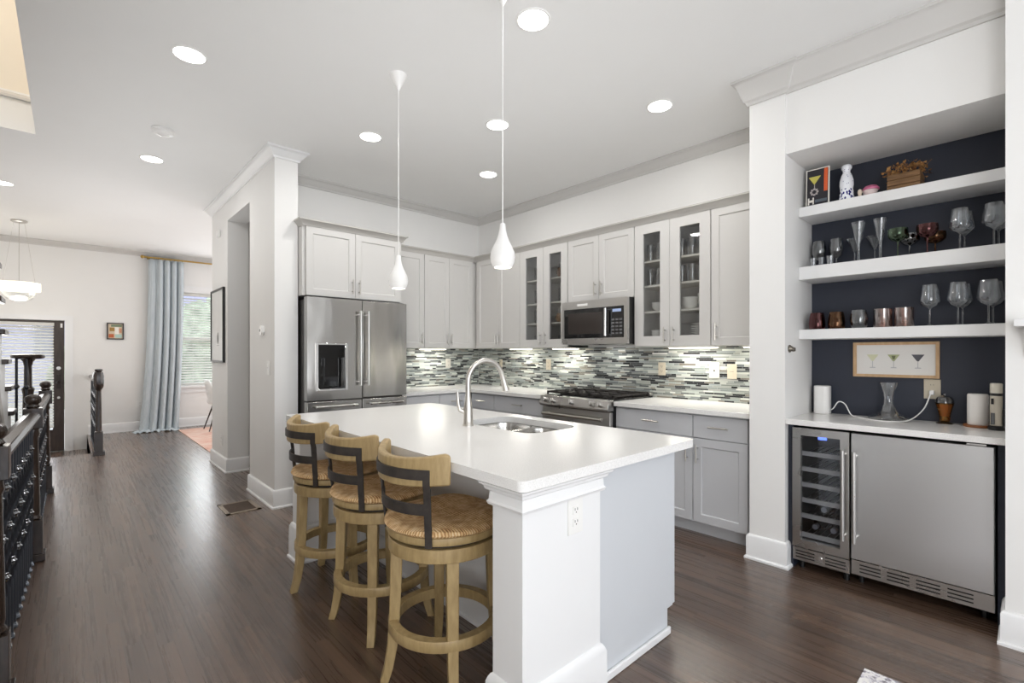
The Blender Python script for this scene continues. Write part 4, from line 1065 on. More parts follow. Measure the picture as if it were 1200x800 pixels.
# framed print of three martinis
t = thing('framed_print', 'oak framed print of three martini glasses on the navy wall', 'picture', (NB, 0.58, 1.163))
fn = FX(NB-0.0005)
PY0, PY1, PZ0, PZ1 = 0.372, 0.790, 1.163, 1.38
m = MB().fbox(fn, PY0, PY0+0.017, PZ0, PZ1, 0, 0.022).fbox(fn, PY1-0.017, PY1, PZ0, PZ1, 0, 0.022).fbox(fn, PY0+0.017, PY1-0.017, PZ0, PZ0+0.017, 0, 0.022).fbox(fn, PY0+0.017, PY1-0.017, PZ1-0.017, PZ1, 0, 0.022)
obj('frame', m, M['oak_frame'], t)
obj('mount', MB().fbox(fn, PY0+0.017, PY1-0.017, PZ0+0.017, PZ1-0.017, 0, 0.01), mat('paper_white', (236, 234, 230), 0.7), t)
m = MB()
def flat(m, P, d=0.0105, d2=0.0115):
    m.rings([[fn(u, v, q) for u, v in P] for q in (d, d2)], True, True, False)
for k, (yc, lv) in enumerate(((0.69, 0.5), (0.585, 0.9), (0.47, 1.0))):
    m.mi = k; zt = 1.303
    flat(m, [(yc-0.03, zt), (yc+0.03, zt), (yc+0.004, zt-0.04), (yc-0.004, zt-0.04)])
    m.mi = 3; flat(m, [(yc-0.0015, zt-0.04), (yc+0.0015, zt-0.04), (yc+0.0015, zt-0.08), (yc-0.0015, zt-0.08)])
    flat(m, [(yc-0.016, zt-0.083), (yc+0.016, zt-0.083), (yc+0.012, zt-0.078), (yc-0.012, zt-0.078)])
m.mi = 4; flat(m, [(0.575, 1.295), (0.595, 1.295), (0.59, 1.275), (0.58, 1.275)], 0.0116, 0.012)
obj('print', m, [mat('ink_pale', (222, 222, 190), 0.7), mat('ink_green', (176, 182, 140), 0.7), mat('ink_dark', (92, 92, 98), 0.7), mat('ink_grey', (190, 190, 192), 0.7), mat('ink_olive', (110, 116, 84), 0.7)], t)
# bar outlet with plug, cord
t = thing('wall_outlet', 'wide ivory two gang outlet on the navy wall under the framed print', 'outlet', (NB, 0.405, 1.1))
obj('plate', MB().fbox(fn, 0.368, 0.444, 1.043, 1.158, 0.0005, 0.006), M['plate_ivory'], t, 0.0015)
m = MB(); m.mi = 0
for u in (0.406,):
    for v in (1.08, 1.122):
        m.mi = 0; m.fbox(fn, u-0.016, u+0.016, v-0.014, v+0.014, 0.006, 0.0085); m.mi = 1
        for du in (-0.006, 0.006): m.fbox(fn, u+du-0.001, u+du+0.001, v, v+0.007, 0.0085, 0.009)
obj('face', m, [M['plate_ivory'], M['slot']], t)
def bez(P, n=8):
    """Catmull-Rom through P"""
    P = [Vector(p) for p in P]; Q = [P[0]*2-P[1]]+P+[P[-1]*2-P[-2]]; out = []
    for i in range(1, len(Q)-2):
        for k in range(n):
            s_ = k/n; a, b, c, d = Q[i-1], Q[i], Q[i+1], Q[i+2]
            out.append(0.5*((2*b)+(c-a)*s_+(2*a-5*b+4*c-d)*s_*s_+(3*b-a-3*c+d)*s_**3))
    out.append(P[-1]); return out
t = thing('power_cord', 'white power cord looping along the bar counter to the outlet', 'cord', (3.6, 0.7, BT))
pts = bez([(3.66, 0.9, BT+0.03), (3.64, 0.88, BT+0.045), (3.63, 0.85, BT+0.088), (3.63, 0.815, BT+0.075), (3.62, 0.78, BT+0.012), (3.58, 0.73, BT+0.0046), (3.50, 0.64, BT+0.0042), (3.50, 0.56, BT+0.0042), (3.58, 0.49, BT+0.012), (3.68, 0.44, BT+0.07), (3.705, 0.412, BT+0.155), (3.708, 0.405, BT+0.165)], 8)
obj('cable', MB().tube(pts, 0.0035, 8), M['white_gloss'], t)
obj('plug', MB().box(3.702, 3.724, 0.395, 0.417, BT+0.155, BT+0.182), M['white_gloss'], t, 0.003)
# hook on the niche side
t = thing('bottle_opener', 'round pewter wall mounted opener on the niche side wall', 'opener', (3.28, NY1, 1.34))
m = MB().cyl((3.285, NY1, 1.34), (3.285, NY1-0.006, 1.34), 0.024, n=20).cyl((3.285, NY1-0.006, 1.34), (3.285, NY1-0.02, 1.34), 0.02, 0.013, n=20).cyl((3.285, NY1-0.02, 1.335), (3.285, NY1-0.034, 1.335), 0.014, 0.012, n=16)
obj('rosette', m, mat('pewter', (128, 122, 112), 0.35, 0.9), t)
# mantel to the right
t = thing('mantel_shelf', 'white moulded mantel shelf end at the edge of the right wall', 'mantel', (3.05, -0.6, 1.41))
obj('shelf_board', MB().box(2.965, 3.10, -1.3, 0.06, 1.425, 1.458), M['trim'], t, 0.002)
obj('bed_moulding', MB().sweep([(3.10, 0.03), (3.10, -1.28)], [(0, 1.30), (0.008, 1.30), (0.02, 1.345), (0.05, 1.385), (0.095, 1.41), (0.11, 1.4245), (0, 1.4245)]), M['trim'], t)

# ================================================================== GLASS CABINET CONTENTS
ORD = ['topmost', 'second from the top', 'third from the top', 'fourth from the top', 'fifth from the top', 'sixth from the top', 'seventh from the top', 'eighth from the top', 'ninth from the top']
plate_m = obj('plate', MB().lathe([(0.0, 0), (0.045, 0), (0.05, 0.003), (0.078, 0.011), (0.08, 0.014), (0.05, 0.008), (0.0, 0.006)], (0, 0, 0), 28), M['porcelain'])
bowl_m = obj('bowl', MB().lathe([(0.0, 0), (0.03, 0), (0.034, 0.004), (0.055, 0.022), (0.066, 0.05), (0.063, 0.05), (0.05, 0.024), (0.0, 0.012)], (0, 0, 0), 28), M['porcelain'])
used = set()
def stack(proto, x, y, z, n, dz, where, cat, group):
    for k in range(n):
        i = n-1-k; lab = 'white %s %s, %s' % (cat, ORD[i], where)
        if proto.name not in used: o = proto; used.add(proto.name)
        else: o = dup(proto, (0, 0, 0))
        o.location = (x, y, z+k*dz+0.0006); tag(o, lab, cat, group)
XS = 3.705
IB = UB+0.02
stack(plate_m, XS, 1.80, IB, 9, 0.018, 'in the stack at the wide cabinet bottom', 'plate', 'plates in the wide glass cabinet')
stack(bowl_m, XS, 2.17, IB, 4, 0.022, 'at the wide cabinet bottom, microwave side', 'bowl', 'bowls in the wide glass cabinet')
stack(bowl_m, XS, 1.892, 1.67, 3, 0.022, 'in the middle stack on the lowest cabinet shelf', 'bowl', 'bowls in the wide glass cabinet')
stack(bowl_m, XS, 1.757, 1.67, 4, 0.022, 'in the shelf stack nearest the bar column', 'bowl', 'bowls in the wide glass cabinet')
stack(bowl_m, XS, 2.165, 1.67, 2, 0.022, 'in the short stack on the lowest shelf', 'bowl', 'bowls in the wide glass cabinet')
hi = tumbler('', (0, 0, 0), [(0.027, 0), (0.029, 0.005), (0.033, 0.145)], glass('cabinet_tumbler_glass', (228, 230, 233), 0.16, 0.6, 0.4, 0.08), 'drinking_glass')
first = [True]
def cab_glass(lab, x, y, z, sc=1.0):
    if first[0]: o = hi; first[0] = False
    else: o = dup(hi, (0, 0, 0))
    o.location = (x, y, z+0.0006); o.scale = (1, 1, sc); tag(o, lab, 'glass', 'glasses in the glass cabinets')
for sh, z in (('upper middle', 1.89), ('top', 2.10)):
    for k, y in enumerate((1.78, 1.87, 1.96, 2.07, 2.16, 2.25)):
        for r, x in (('front', 3.70), ('rear', 3.80)):
            cab_glass('glass number %s from the column, %s row, wide cabinet %s shelf' % (('one', 'two', 'three', 'four', 'five', 'six')[k], r, sh), x, y, z, 1.0)
for sh, z in (('bottom', UB+0.02), ('second', 1.63), ('third', 1.84), ('top', 2.09)):
    for k, y in enumerate((3.2, 3.30, 3.54, 3.65)):
        cab_glass('glass number %s from the microwave, narrow cabinet %s level' % (('one', 'two', 'three', 'four')[k], sh), 3.73, y, z, 0.75 if sh == 'bottom' else 1.0)
mug = [(0.036, 0), (0.04, 0.006), (0.04, 0.085)]
for lab, y, z, mt in (('brown stoneware mug on the top shelf of the narrow glass cabinet', 3.24, 2.09, mat('brown_stoneware', (96, 66, 48), 0.4)), ('tan stoneware mug on the second shelf of the narrow glass cabinet', 3.25, 1.63, mat('tan_stoneware', (150, 120, 92), 0.4))):
    z += 0.0008
    t = thing('mug', lab, 'mug', (3.66, y, z))
    obj('cup', MB().lathe([(0.0, 0)]+mug+[(0.036, 0.085), (0.035, 0.01), (0.0, 0.009)], (3.66, y, z), 24), mt, t)
    obj('handle', MB().tube([(3.66, y+0.038, z+0.07), (3.66, y+0.062, z+0.06), (3.66, y+0.064, z+0.035), (3.66, y+0.039, z+0.02)], 0.005, 8), mt, t)

# ================================================================== PENDANTS, DOWNLIGHTS, DETECTOR
def pendant(label, x, y):
    zb = 1.715
    t = thing('pendant_lamp', label, 'pendant lamp', (x, y, zb), 'white teardrop pendants over the island')
    obj('shade', MB().lathe([(0.040, 0.0), (0.047, 0.006), (0.056, 0.028), (0.059, 0.05), (0.055, 0.075), (0.044, 0.1), (0.031, 0.125), (0.022, 0.15), (0.016, 0.178), (0.013, 0.205), (0.011, 0.208), (0.0, 0.209)], (x, y, zb), 32, False, True), M['white_gloss'], t)
    obj('diffuser', MB().lathe([(0.0, 0.003), (0.0395, 0.003), (0.0395, 0.006), (0.0, 0.006)], (x, y, zb), 24), M['lens_pend'], t)
    obj('cord', MB().cyl((x, y, zb+0.205), (x, y, H-0.09), 0.0028, n=8), M['white_gloss'], t)
    obj('canopy', MB().lathe([(0.004, -0.1), (0.008, -0.09), (0.05, -0.012), (0.055, -0.0005), (0.0, -0.0005)], (x, y, H), 24), M['white_gloss'], t)
    d = bpy.data.lights.new('pendant_glow', 'SPOT'); d.energy = 4; d.spot_size = 2.0; d.spot_blend = 0.7; d.shadow_soft_size = 0.035; d.color = (1, 0.98, 0.95)
    l = bpy.data.objects.new('pendant_glow', d); C.objects.link(l); l.location = (x, y, zb-0.006)
pendant('white teardrop pendant over the near half of the island', 1.504, 1.70)
pendant('white teardrop pendant over the far half of the island', 1.512, 2.692)
def downlight(label, x, y, on=True):
    t = thing('ceiling_downlight', label, 'ceiling light', (x, y, H), 'recessed ceiling downlights')
    obj('trim_ring', MB().lathe([(0.078, -0.0005), (0.092, -0.0005), (0.092, -0.003), (0.088, -0.006), (0.08, -0.006), (0.078, -0.004), (0.078, -0.0005)], (x, y, H), 32, False, False), M['white_gloss'], t)
    obj('lens', MB().lathe([(0.0, -0.001), (0.08, -0.001), (0.08, -0.005), (0.0, -0.007)], (x, y, H), 28), M['lens'], t)
    d = bpy.data.lights.new('downlight_beam', 'AREA'); d.shape = 'DISK'; d.size = 0.13; d.energy = 5.5; d.color = (1, 0.985, 0.965)
    l = bpy.data.objects.new('downlight_beam', d); C.objects.link(l); l.location = (x, y, H-0.012)
downlight('ceiling downlight over the walkway nearest the camera', 0.512, 3.332)
downlight('ceiling downlight over the walkway beyond the smoke detector', 0.539, 5.343)
downlight('ceiling downlight at the far hall near the foyer', -0.51, 7.12)
downlight('ceiling downlight nearest the near pendant at the picture top', 1.778, 1.769)
downlight('ceiling downlight in front of the last wall cabinet by the bar', 3.051, 1.783)
downlight('ceiling downlight between the pillar and the far pendant', 1.775, 3.608)
downlight('ceiling downlight above the range aisle behind the pendant cord', 2.394, 2.765)
downlight('ceiling downlight nearest the kitchen corner', 2.988, 3.59)
t = thing('smoke_detector', 'round white smoke detector on the ceiling over the walkway', 'smoke detector', (0.533, 4.591, H))
obj('base', MB().lathe([(0.0, -0.0005), (0.075, -0.0005), (0.075, -0.012), (0.0, -0.012)], (0.533, 4.591, H), 32), M['white_gloss'], t)
obj('cover', MB().lathe([(0.07, -0.012), (0.072, -0.02), (0.062, -0.034), (0.04, -0.038), (0.038, -0.034), (0.0, -0.036)], (0.533, 4.591, H), 32), M['white_gloss'], t)

# ================================================================== PILLAR WALL ITEMS
fp = FX(1.2695)
t = thing('framed_print', 'large white print in a thin black frame on the column', 'picture', (1.27, 6.41, 1.21))
a0, a1, b0, b1 = 6.09, 6.715, 1.21, 2.05
m = MB().fbox(fp, a0, a0+0.02, b0, b1, 0, 0.025).fbox(fp, a1-0.02, a1, b0, b1, 0, 0.025).fbox(fp, a0+0.02, a1-0.02, b0, b0+0.02, 0, 0.025).fbox(fp, a0+0.02, a1-0.02, b1-0.02, b1, 0, 0.025)
obj('frame', m, M['black'], t)
obj('mount', MB().fbox(fp, a0+0.02, a1-0.02, b0+0.02, b1-0.02, 0, 0.015), mat('print_paper', (224, 224, 222), 0.35), t)
m = MB()
for k in range(9):
    m.fbox(fp, 6.34+0.02*(k % 3)*1.1, 6.355+0.02*(k % 3)*1.1, 1.42+0.03*(k//3), 1.44+0.03*(k//3)+0.05, 0.015, 0.0155)
m.fbox(fp, 6.3, 6.43, 1.4, 1.406, 0.015, 0.0155)
obj('drawing', m, mat('pencil_grey', (176, 176, 176), 0.7), t)
t = thing('thermostat', 'round white thermostat with a dark centre on the pillar', 'thermostat', (1.27, 4.66, 1.515))
obj('dial', MB().cyl((1.27, 4.66, 1.515), (1.245, 4.66, 1.515), 0.042, n=28), M['white_gloss'], t)
obj('lens', MB().cyl((1.2448, 4.672, 1.515), (1.2435, 4.672, 1.515), 0.012, n=16), M['black'], t)
outlet('light_switch', 'white rocker switch on the pillar below the thermostat', fp, 4.50, 1.185, 0.078, 0.118, 'plate_white', 'rocker', 'switch')
outlet('wall_outlet', 'white outlet low on the column beside the opening', fp, 6.24, 0.33, 0.075, 0.12)
tag(obj('motion_sensor', MB().box(1.235, 1.269, 6.3, 6.36, 2.64, 2.72), M['white_gloss'], origin=(1.269, 6.33, 2.68), bevel=0.008), 'small white motion sensor high on the column', 'sensor')
# floor vent
t = thing('floor_vent', 'brown slotted floor register beside the pillar base', 'floor vent', (1.06, 4.585, 0))
VX0, VX1, VY0, VY1 = 0.93, 1.19, 4.415, 4.755
m = MB().box(VX0, VX1, VY0, VY0+0.03, 0, 0.006).box(VX0, VX1, VY1-0.03, VY1, 0, 0.006).box(VX0, VX0+0.03, VY0, VY1, 0, 0.006).box(VX1-0.03, VX1, VY0, VY1, 0, 0.006)
obj('frame', m, mat('vent_bronze', (150, 136, 120), 0.4, 0.3), t)
m = MB().box(VX0+0.03, VX1-0.03, VY0+0.03, VY1-0.03, 0, 0.0015)
obj('well', m, M['black'], t)
m = MB()
for k in range(15): m.box(VX0+0.03, VX1-0.03, VY0+0.036+k*0.0185, VY0+0.044+k*0.0185, 0.0015, 0.0045)
obj('louvres', m, mat('vent_brown', (96, 80, 68), 0.5), t)
# mat at lower edge
tag(obj('floor_mat', MB().box(1.72, 2.42, -0.45, 0.475, 0.0005, 0.008), M['mat'], origin=(2.0, 0.0, 0.0)), 'speckled white mat corner on the floor in front of the bar', 'mat')

# ================================================================== FAR ROOM
# window
t = MB()
m = MB().box(WX0-0.09, WX0, YF-0.02, YF-0.0005, WZ0-0.02, WZ1+0.1).box(WX1, WX1+0.09, YF-0.02, YF-0.0005, WZ0-0.02, WZ1+0.1).box(WX0-0.09, WX1+0.09, YF-0.024, YF-0.0005, WZ1, WZ1+0.12).box(WX0-0.11, WX1+0.11, YF-0.06, YF-0.0005, WZ0-0.045, WZ0-0.015).box(WX0-0.09, WX1+0.09, YF-0.018, YF-0.0005, WZ0-0.13, WZ0-0.045)
win = struct('window_1', m, M['trim'])
m = MB().box(WX0, WX0+0.045, YF+0.07, YF+0.11, WZ0, WZ1).box(WX1-0.045, WX1, YF+0.07, YF+0.11, WZ0, WZ1).box(WX0, WX1, YF+0.07, YF+0.11, WZ0, WZ0+0.05).box(WX0, WX1, YF+0.07, YF+0.11, WZ1-0.05, WZ1).box(WX0, WX1, YF+0.06, YF+0.1, 1.54, 1.59)
obj('sash', m, M['trim'], win)
obj('pane', MB().box(WX0+0.04, WX1-0.04, YF+0.088, YF+0.092, WZ0+0.045, WZ1-0.045), M['pane'], win)
def blind(name, label, x0, x1, z0, z1, y, pitch=0.042, ang=0.5):
    t = thing(name, label, 'blind', ((x0+x1)/2, y, z0))
    obj('headrail', MB().box(x0, x1, y-0.03, y+0.02, z1-0.05, z1), M['blind'], t)
    m = MB(); z = z0+0.03
    while z < z1-0.06:
        c, s_ = 0.025*math.cos(ang), 0.025*math.sin(ang)
        m.rings([[(x, y-c, z-s_), (x, y+c, z+s_), (x, y+c, z+s_+0.003), (x, y-c, z-s_+0.003)] for x in (x0+0.004, x1-0.004)], True, True, False)
        z += pitch
    obj('slats', m, M['blind'], t)
    obj('bottom_rail', MB().box(x0+0.004, x1-0.004, y-0.022, y+0.022, z0, z0+0.018), M['blind'], t)
    m = MB()
    for u in (0.2, 0.8):
        x = x0+(x1-x0)*u; m.cyl((x, y-0.024, z0+0.01), (x, y-0.024, z1-0.03), 0.0015, n=6)
    obj('ladder_cord', m, M['blind'], t)
    return t
blind('window_blind', 'white slatted blind in the dining room window', WX0+0.005, WX1-0.005, WZ0+0.005, WZ1-0.005, YF+0.035, 0.046, 0.5)
# curtain and rod
t = thing('curtain_rod', 'brass curtain rod above the dining room window', 'curtain rod', (1.8, YF-0.1, 2.93))
RZ = 2.945; RY = YF-0.1
obj('rod', MB().cyl((0.93, RY, RZ), (3.0, RY, RZ), 0.014, n=14), M['brass'], t)
obj('finial', MB().lathe([(0.0, -0.03), (0.02, -0.02), (0.03, 0.0), (0.02, 0.02), (0.0, 0.03)], (0.9, RY, RZ), 16).cyl((0.915, RY, RZ), (0.94, RY, RZ), 0.018, n=12), M['brass'], t)
for x in (0.99, 2.95):
    obj('bracket', MB().cyl((x, YF-0.001, RZ), (x, RY, RZ), 0.008, n=8).cyl((x, YF-0.001, RZ), (x, YF-0.01, RZ), 0.025, n=14), M['brass'], t)
for k in range(9):
    x = 1.0+k*0.058
    R = [(x, RY+0.022*math.cos(2*PI*q/14), RZ-0.006+0.022*math.sin(2*PI*q/14)) for q in range(15)]
    obj('ring', MB().tube(R, 0.0028, 6), M['brass'], t)
m = MB(); nx, nz = 96, 22; rows = []
rnd = random.Random(3); ph = [rnd.uniform(0, 6) for _ in range(4)]
for j in range(nz+1):
    f = j/nz; z = 2.915-(2.915-0.012)*f; row = []
    top_x0, top_x1 = 0.98, 1.485
    x0 = top_x0-0.13*f**2.5; x1 = top_x1-0.08*f**2.5
    for i in range(nx+1):
        s_ = i/nx; amp = 0.034+0.026*f
        a = 2*PI*(5.0*s_)+ph[0]+0.8*math.sin(3*s_+ph[1])+0.5*f*math.sin(5*s_+ph[2])
        y = RY+amp*math.sin(a)*(0.35 if s_ < 0.3 else 1)-0.10*f**8
        row.append((x0+(x1-x0)*s_+0.012*math.cos(a), min(y, YF-0.032), z))
    rows.append(row)
for k in range(3):
    f = (k+1)/3; row = []
    for i, p in enumerate(rows[nz]):
        row.append((p[0]-0.09*f*(1.2-i/nx)+0.02*math.sin(i*0.3), p[1]-0.2*f, 0.012+0.018*math.sin(i*0.55+f*2)*(1-f*0.4)+0.012*(1-f)))
    rows.append(row)
m.rings(rows, False, False, True, False)
cu = obj('curtain', m, M['curtain'], origin=(1.2, RY, 0)); tag(cu, 'pale blue floor length curtain pooling on the dark floor', 'curtain')
sm = cu.modifiers.new('solid', 'SOLIDIFY'); sm.thickness = 0.003
# small picture on far wall
t = thing('framed_print', 'small colourful print in a dark frame on the far wall', 'picture', (0.55, YF, 1.54))
fq = FY(YF-0.0005)
q0, q1, z0, z1 = 0.443, 0.662, 1.54, 1.815
m = MB().fbox(fq, q0, q0+0.018, z0, z1, 0, 0.025).fbox(fq, q1-0.018, q1, z0, z1, 0, 0.025).fbox(fq, q0+0.018, q1-0.018, z0, z0+0.018, 0, 0.025).fbox(fq, q0+0.018, q1-0.018, z1-0.018, z1, 0, 0.025)
obj('frame', m, mat('frame_charcoal', (64, 60, 60), 0.5), t)
m = MB(); m.fbox(fq, q0+0.018, q1-0.018, z0+0.018, z1-0.018, 0, 0.012)
cols = [(214, 196, 170), (196, 104, 60), (120, 140, 112), (168, 128, 62), (240, 234, 226), (206, 150, 120), (176, 204, 196)]
for k, (u0, u1, v0, v1) in enumerate(((0.04, 0.4, 0.05, 0.3), (0.2, 0.95, 0.8, 0.95), (0.1, 0.45, 0.5, 0.75), (0.45, 0.75, 0.3, 0.78), (0.75, 0.95, 0.4, 0.7), (0.5, 0.95, 0.05, 0.28))):
    m.mi = k+1; W_ = q1-q0-0.036; H_ = z1-z0-0.036
    m.fbox(fq, q0+0.018+W_*u0, q0+0.018+W_*u1, z0+0.018+H_*v0, z0+0.018+H_*v1, 0.012, 0.0125)
obj('print', m, [mat('art_%s' % n, c, 0.5) for n, c in zip(('sand', 'rust', 'sage', 'ochre', 'white', 'peach', 'mint'), cols)], t)
outlet('wall_outlet', 'white two gang outlet low on the far wall beside the curtain', FY(YF-0.0005), 0.875, 0.445, 0.12, 0.115)
# rug and chair
tag(obj('area_rug', MB().box(1.36, 3.7, 7.35, 9.9, 0.0005, 0.01), M['rug'], origin=(2.5, 8.8, 0)), 'faded red patterned rug in the dining room', 'rug')
t = thing('dining_chair', 'white shell dining chair with dark legs partly behind the column', 'chair', (1.93, 9.45, 0.012))
cx, cy = 1.93, 9.45
R = []
for j in range(11):
    f = j/10; row = []
    for i in range(15):
        s_ = -1+2*i/14
        if f < 0.5:
            q = f/0.5; x = cx+0.2-0.40*q; z = 0.455-0.015*math.sin(q*PI)+0.05*abs(s_)**3
        else:
            q = (f-0.5)/0.5; x = cx-0.2-0.07*q; z = 0.455+0.41*q+0.05*abs(s_)**3*(1-q)
        wv = 0.235*(1-0.12*f)*(1 if f < 0.85 else 1-0.5*((f-0.85)/0.15)**2)
        row.append((x+0.05*s_*s_*(1 if f > 0.5 else 0.2), cy+s_*wv, z))
    R.append(row)
o = obj('seat_shell', MB().rings(R, False, False, True, False), M['white_gloss'], t); sm = o.modifiers.new('solid', 'SOLIDIFY'); sm.thickness = 0.01
for sx, sy in ((-1, -1), (-1, 1), (1, -1), (1, 1)):
    obj('leg', MB().cyl((cx+sx*0.11, cy+sy*0.12, 0.445), (cx+sx*0.235, cy+sy*0.22, 0.016), 0.014, 0.009, 10), M['rail_dark'], t)
# entry door
m = MB().box(DX1, DX1+0.1, YF-0.02, YF-0.0005, -0.22, DZ1+0.0).box(DX0-0.1, DX0, YF-0.02, YF-0.0005, -0.22, DZ1).box(DX0-0.1, DX1+0.1, YF-0.024, YF-0.0005, DZ1, DZ1+0.075)
struct('trim_entry_door', m, M['trim'])
d = thing('entry_door', 'dark brown front door with a full glass panel and blind', 'door', ((DX0+DX1)/2, YF+0.06, -0.22))
a, b = DX0+0.004, DX1-0.004
m = MB().box(a, a+0.13, YF+0.04, YF+0.085, -0.215, DZ1-0.003).box(b-0.13, b, YF+0.04, YF+0.085, -0.215, DZ1-0.003).box(a+0.13, b-0.13, YF+0.04, YF+0.085, -0.215, 0.12).box(a+0.13, b-0.13, YF+0.04, YF+0.085, DZ1-0.06, DZ1-0.003)
bmesh.ops.remove_doubles(m.bm, verts=m.bm.verts[:], dist=1e-5)
obj('leaf', m, M['door_wood'], d)
obj('glass_pane', MB().box(a+0.128, b-0.128, YF+0.064, YF+0.068, 0.118, DZ1-0.058), M['pane'], d)
m = MB().cyl((b-0.065, YF+0.04, 0.86), (b-0.065, YF-0.01, 0.86), 0.012, n=12).lathe([(0.0, -0.028), (0.028, -0.01), (0.028, 0.01), (0.0, 0.028)], (b-0.065, YF-0.02, 0.86), 16).box(b-0.09, b-0.04, YF+0.03, YF+0.0395, 0.76, 0.98)
obj('handle_set', m, mat('dark_bronze', (60, 54, 50), 0.35, 0.8), d)
obj('deadbolt', MB().cyl((b-0.065, YF+0.0395, 1.08), (b-0.065, YF+0.015, 1.08), 0.026, n=16).cyl((b-0.065, YF+0.0395, 0.62), (b-0.065, YF+0.02, 0.62), 0.018, n=16), M['nickel'], d)
tag(obj('door_sensor', MB().box(b-0.045, b-0.02, YF+0.02, YF+0.0395, DZ1-0.11, DZ1-0.045), M['white_gloss'], origin=(b-0.03, YF+0.03, DZ1-0.08)), 'small white alarm sensor at the top corner of the front door', 'sensor')
blind('door_blind', 'white slatted blind on the front door glass', a+0.06, b-0.115, 0.16, DZ1-0.04, YF+0.008, 0.046, 0.62)
# foyer light
lx, ly = -0.49, 9.0
t = thing('drum_pendant', 'glowing white drum pendant with a glass bowl in the foyer', 'pendant lamp', (lx, ly, 2.14))
obj('canopy', MB().lathe([(0.0, -0.0005), (0.08, -0.0005), (0.08, -0.018), (0.06, -0.028), (0.0, -0.03)], (lx, ly, H), 28), M['nickel'], t)
obj('rod', MB().cyl((lx, ly, H-0.03), (lx, ly, 2.235), 0.003, n=8).cyl((lx-0.05, ly, H-0.02), (lx-0.15, ly, 2.235), 0.0015, n=6).cyl((lx+0.05, ly, H-0.02), (lx+0.15, ly, 2.235), 0.0015, n=6), M['nickel'], t)
obj('drum_shade', MB().lathe([(0.205, 2.13), (0.205, 2.235), (0.2, 2.235), (0.2, 2.13), (0.205, 2.13)], (lx, ly, 0), 40, False, False).lathe([(0.0, 2.14), (0.2, 2.14)], (lx, ly, 0), 40, False, False), M['drum'], t)
obj('glass_bowl', MB().lathe([(0.17, 2.13), (0.16, 2.07), (0.11, 2.02), (0.05, 2.0), (0.0, 1.995)], (lx, ly, 0), 32, False, True), M['clear'], t)
d = bpy.data.lights.new('foyer_glow', 'POINT'); d.energy = 12; d.shadow_soft_size = 0.2; d.color = (1, 0.94, 0.84)
l = bpy.data.objects.new('foyer_glow', d); C.objects.link(l); l.location = (lx, ly, 1.9)

# ================================================================== RAILINGS AND STAIRS
def newel(parent, x, y, top=1.085, hw=0.045, name='newel_post', base_h=0.26):
    m = MB()
    m.box(x-hw-0.012, x+hw+0.012, y-hw-0.012, y+hw+0.012, 0.0045, 0.05)
    m.box(x-hw, x+hw, y-hw, y+hw, 0.05, base_h)
    sc = hw/0.045
    prof = [(0.03, base_h), (0.04, base_h+0.012), (0.03, base_h+0.03), (0.034, base_h+0.05), (0.031, 0.5), (0.025, 0.78), (0.032, 0.8), (0.028, 0.83), (0.036, 0.845)]
    m.lathe([(r*sc, z) for r, z in prof], (x, y, 0), 16)
    m.box(x-hw, x+hw, y-hw, y+hw, 0.84, top-0.085)
    m.lathe([(r*sc, top+z) for r, z in ((0.026, -0.085), (0.036, -0.075), (0.027, -0.06), (0.039, -0.045), (0.042, -0.03), (0.036, -0.012), (0.016, 0.0), (0.0, 0.002))], (x, y, 0), 20)
    return obj(name, m, M['rail_dark'], parent, 0.002)
col_proto = None
def baluster_set(parent, pts, top, zb=0.005):
    """iron balusters with one or two collars"""
    protos = {}
    for k, (x, y) in enumerate(pts):
        if 'bar' not in protos:
            m = MB(); n = 30; R = []
            hw = 0.007
            for j in range(n+1):
                z = zb+(top-zb)*j/n; tw = 0.0
                if 0.3 < j/n < 0.75: tw = (j/n-0.3)*18
                c, s_ = math.cos(tw), math.sin(tw)
                R.append([(dx_*c-dy_*s_, dx_*s_+dy_*c, z) for dx_, dy_ in ((-hw, -hw), (hw, -hw), (hw, hw), (-hw, hw))])
            m.rings(R, True, True, False)
            b_ = obj('baluster', m, M['rail_iron'], None); b_.parent = parent; protos['bar'] = b_
        else:
            b_ = protos['bar'].copy(); C.objects.link(b_); b_.parent = parent
        b_.location = Vector((x, y, 0))-Vector(parent.location)
        for z in ((0.74, 0.36) if k % 2 == 0 else (0.55,)):
            if 'col' not in protos:
                m = MB().lathe([(0.009, -0.02), (0.013, -0.016), (0.012, -0.009), (0.021, 0.0), (0.012, 0.009), (0.013, 0.016), (0.009, 0.02)], (0, 0, 0), 10)
                c_ = obj('collar', m, M['collar'], None); c_.parent = b_; protos['col'] = c_
            else:
                c_ = protos['col'].copy(); C.objects.link(c_); c_.parent = b_
            c_.location = (0, 0, z)
        if 'shoe' not in protos:
            m = MB().lathe([(0.018, zb), (0.018, zb+0.012), (0.012, zb+0.02), (0.011, zb+0.03)], (0, 0, 0), 4, a0=PI/4)
            c_ = obj('shoe', m, M['collar'], None); c_.parent = b_; protos['shoe'] = c_
        else:
            c_ = protos['shoe'].copy(); C.objects.link(c_); c_.parent = b_
RX = -0.195
t = thing('stair_railing', 'long dark railing with iron balusters guarding the stairwell', 'railing', (RX, 4.2, 0))
ys = (2.63, 4.28, 6.26); xs = (-0.212, -0.172, -0.168)
for x, y in zip(xs, ys): newel(t, x, y, 1.05)
prof = [(-0.03, 0.892), (0.03, 0.892), (0.038, 0.918), (0.03, 0.94), (0.0, 0.95), (-0.03, 0.94), (-0.038, 0.918)]
P = []
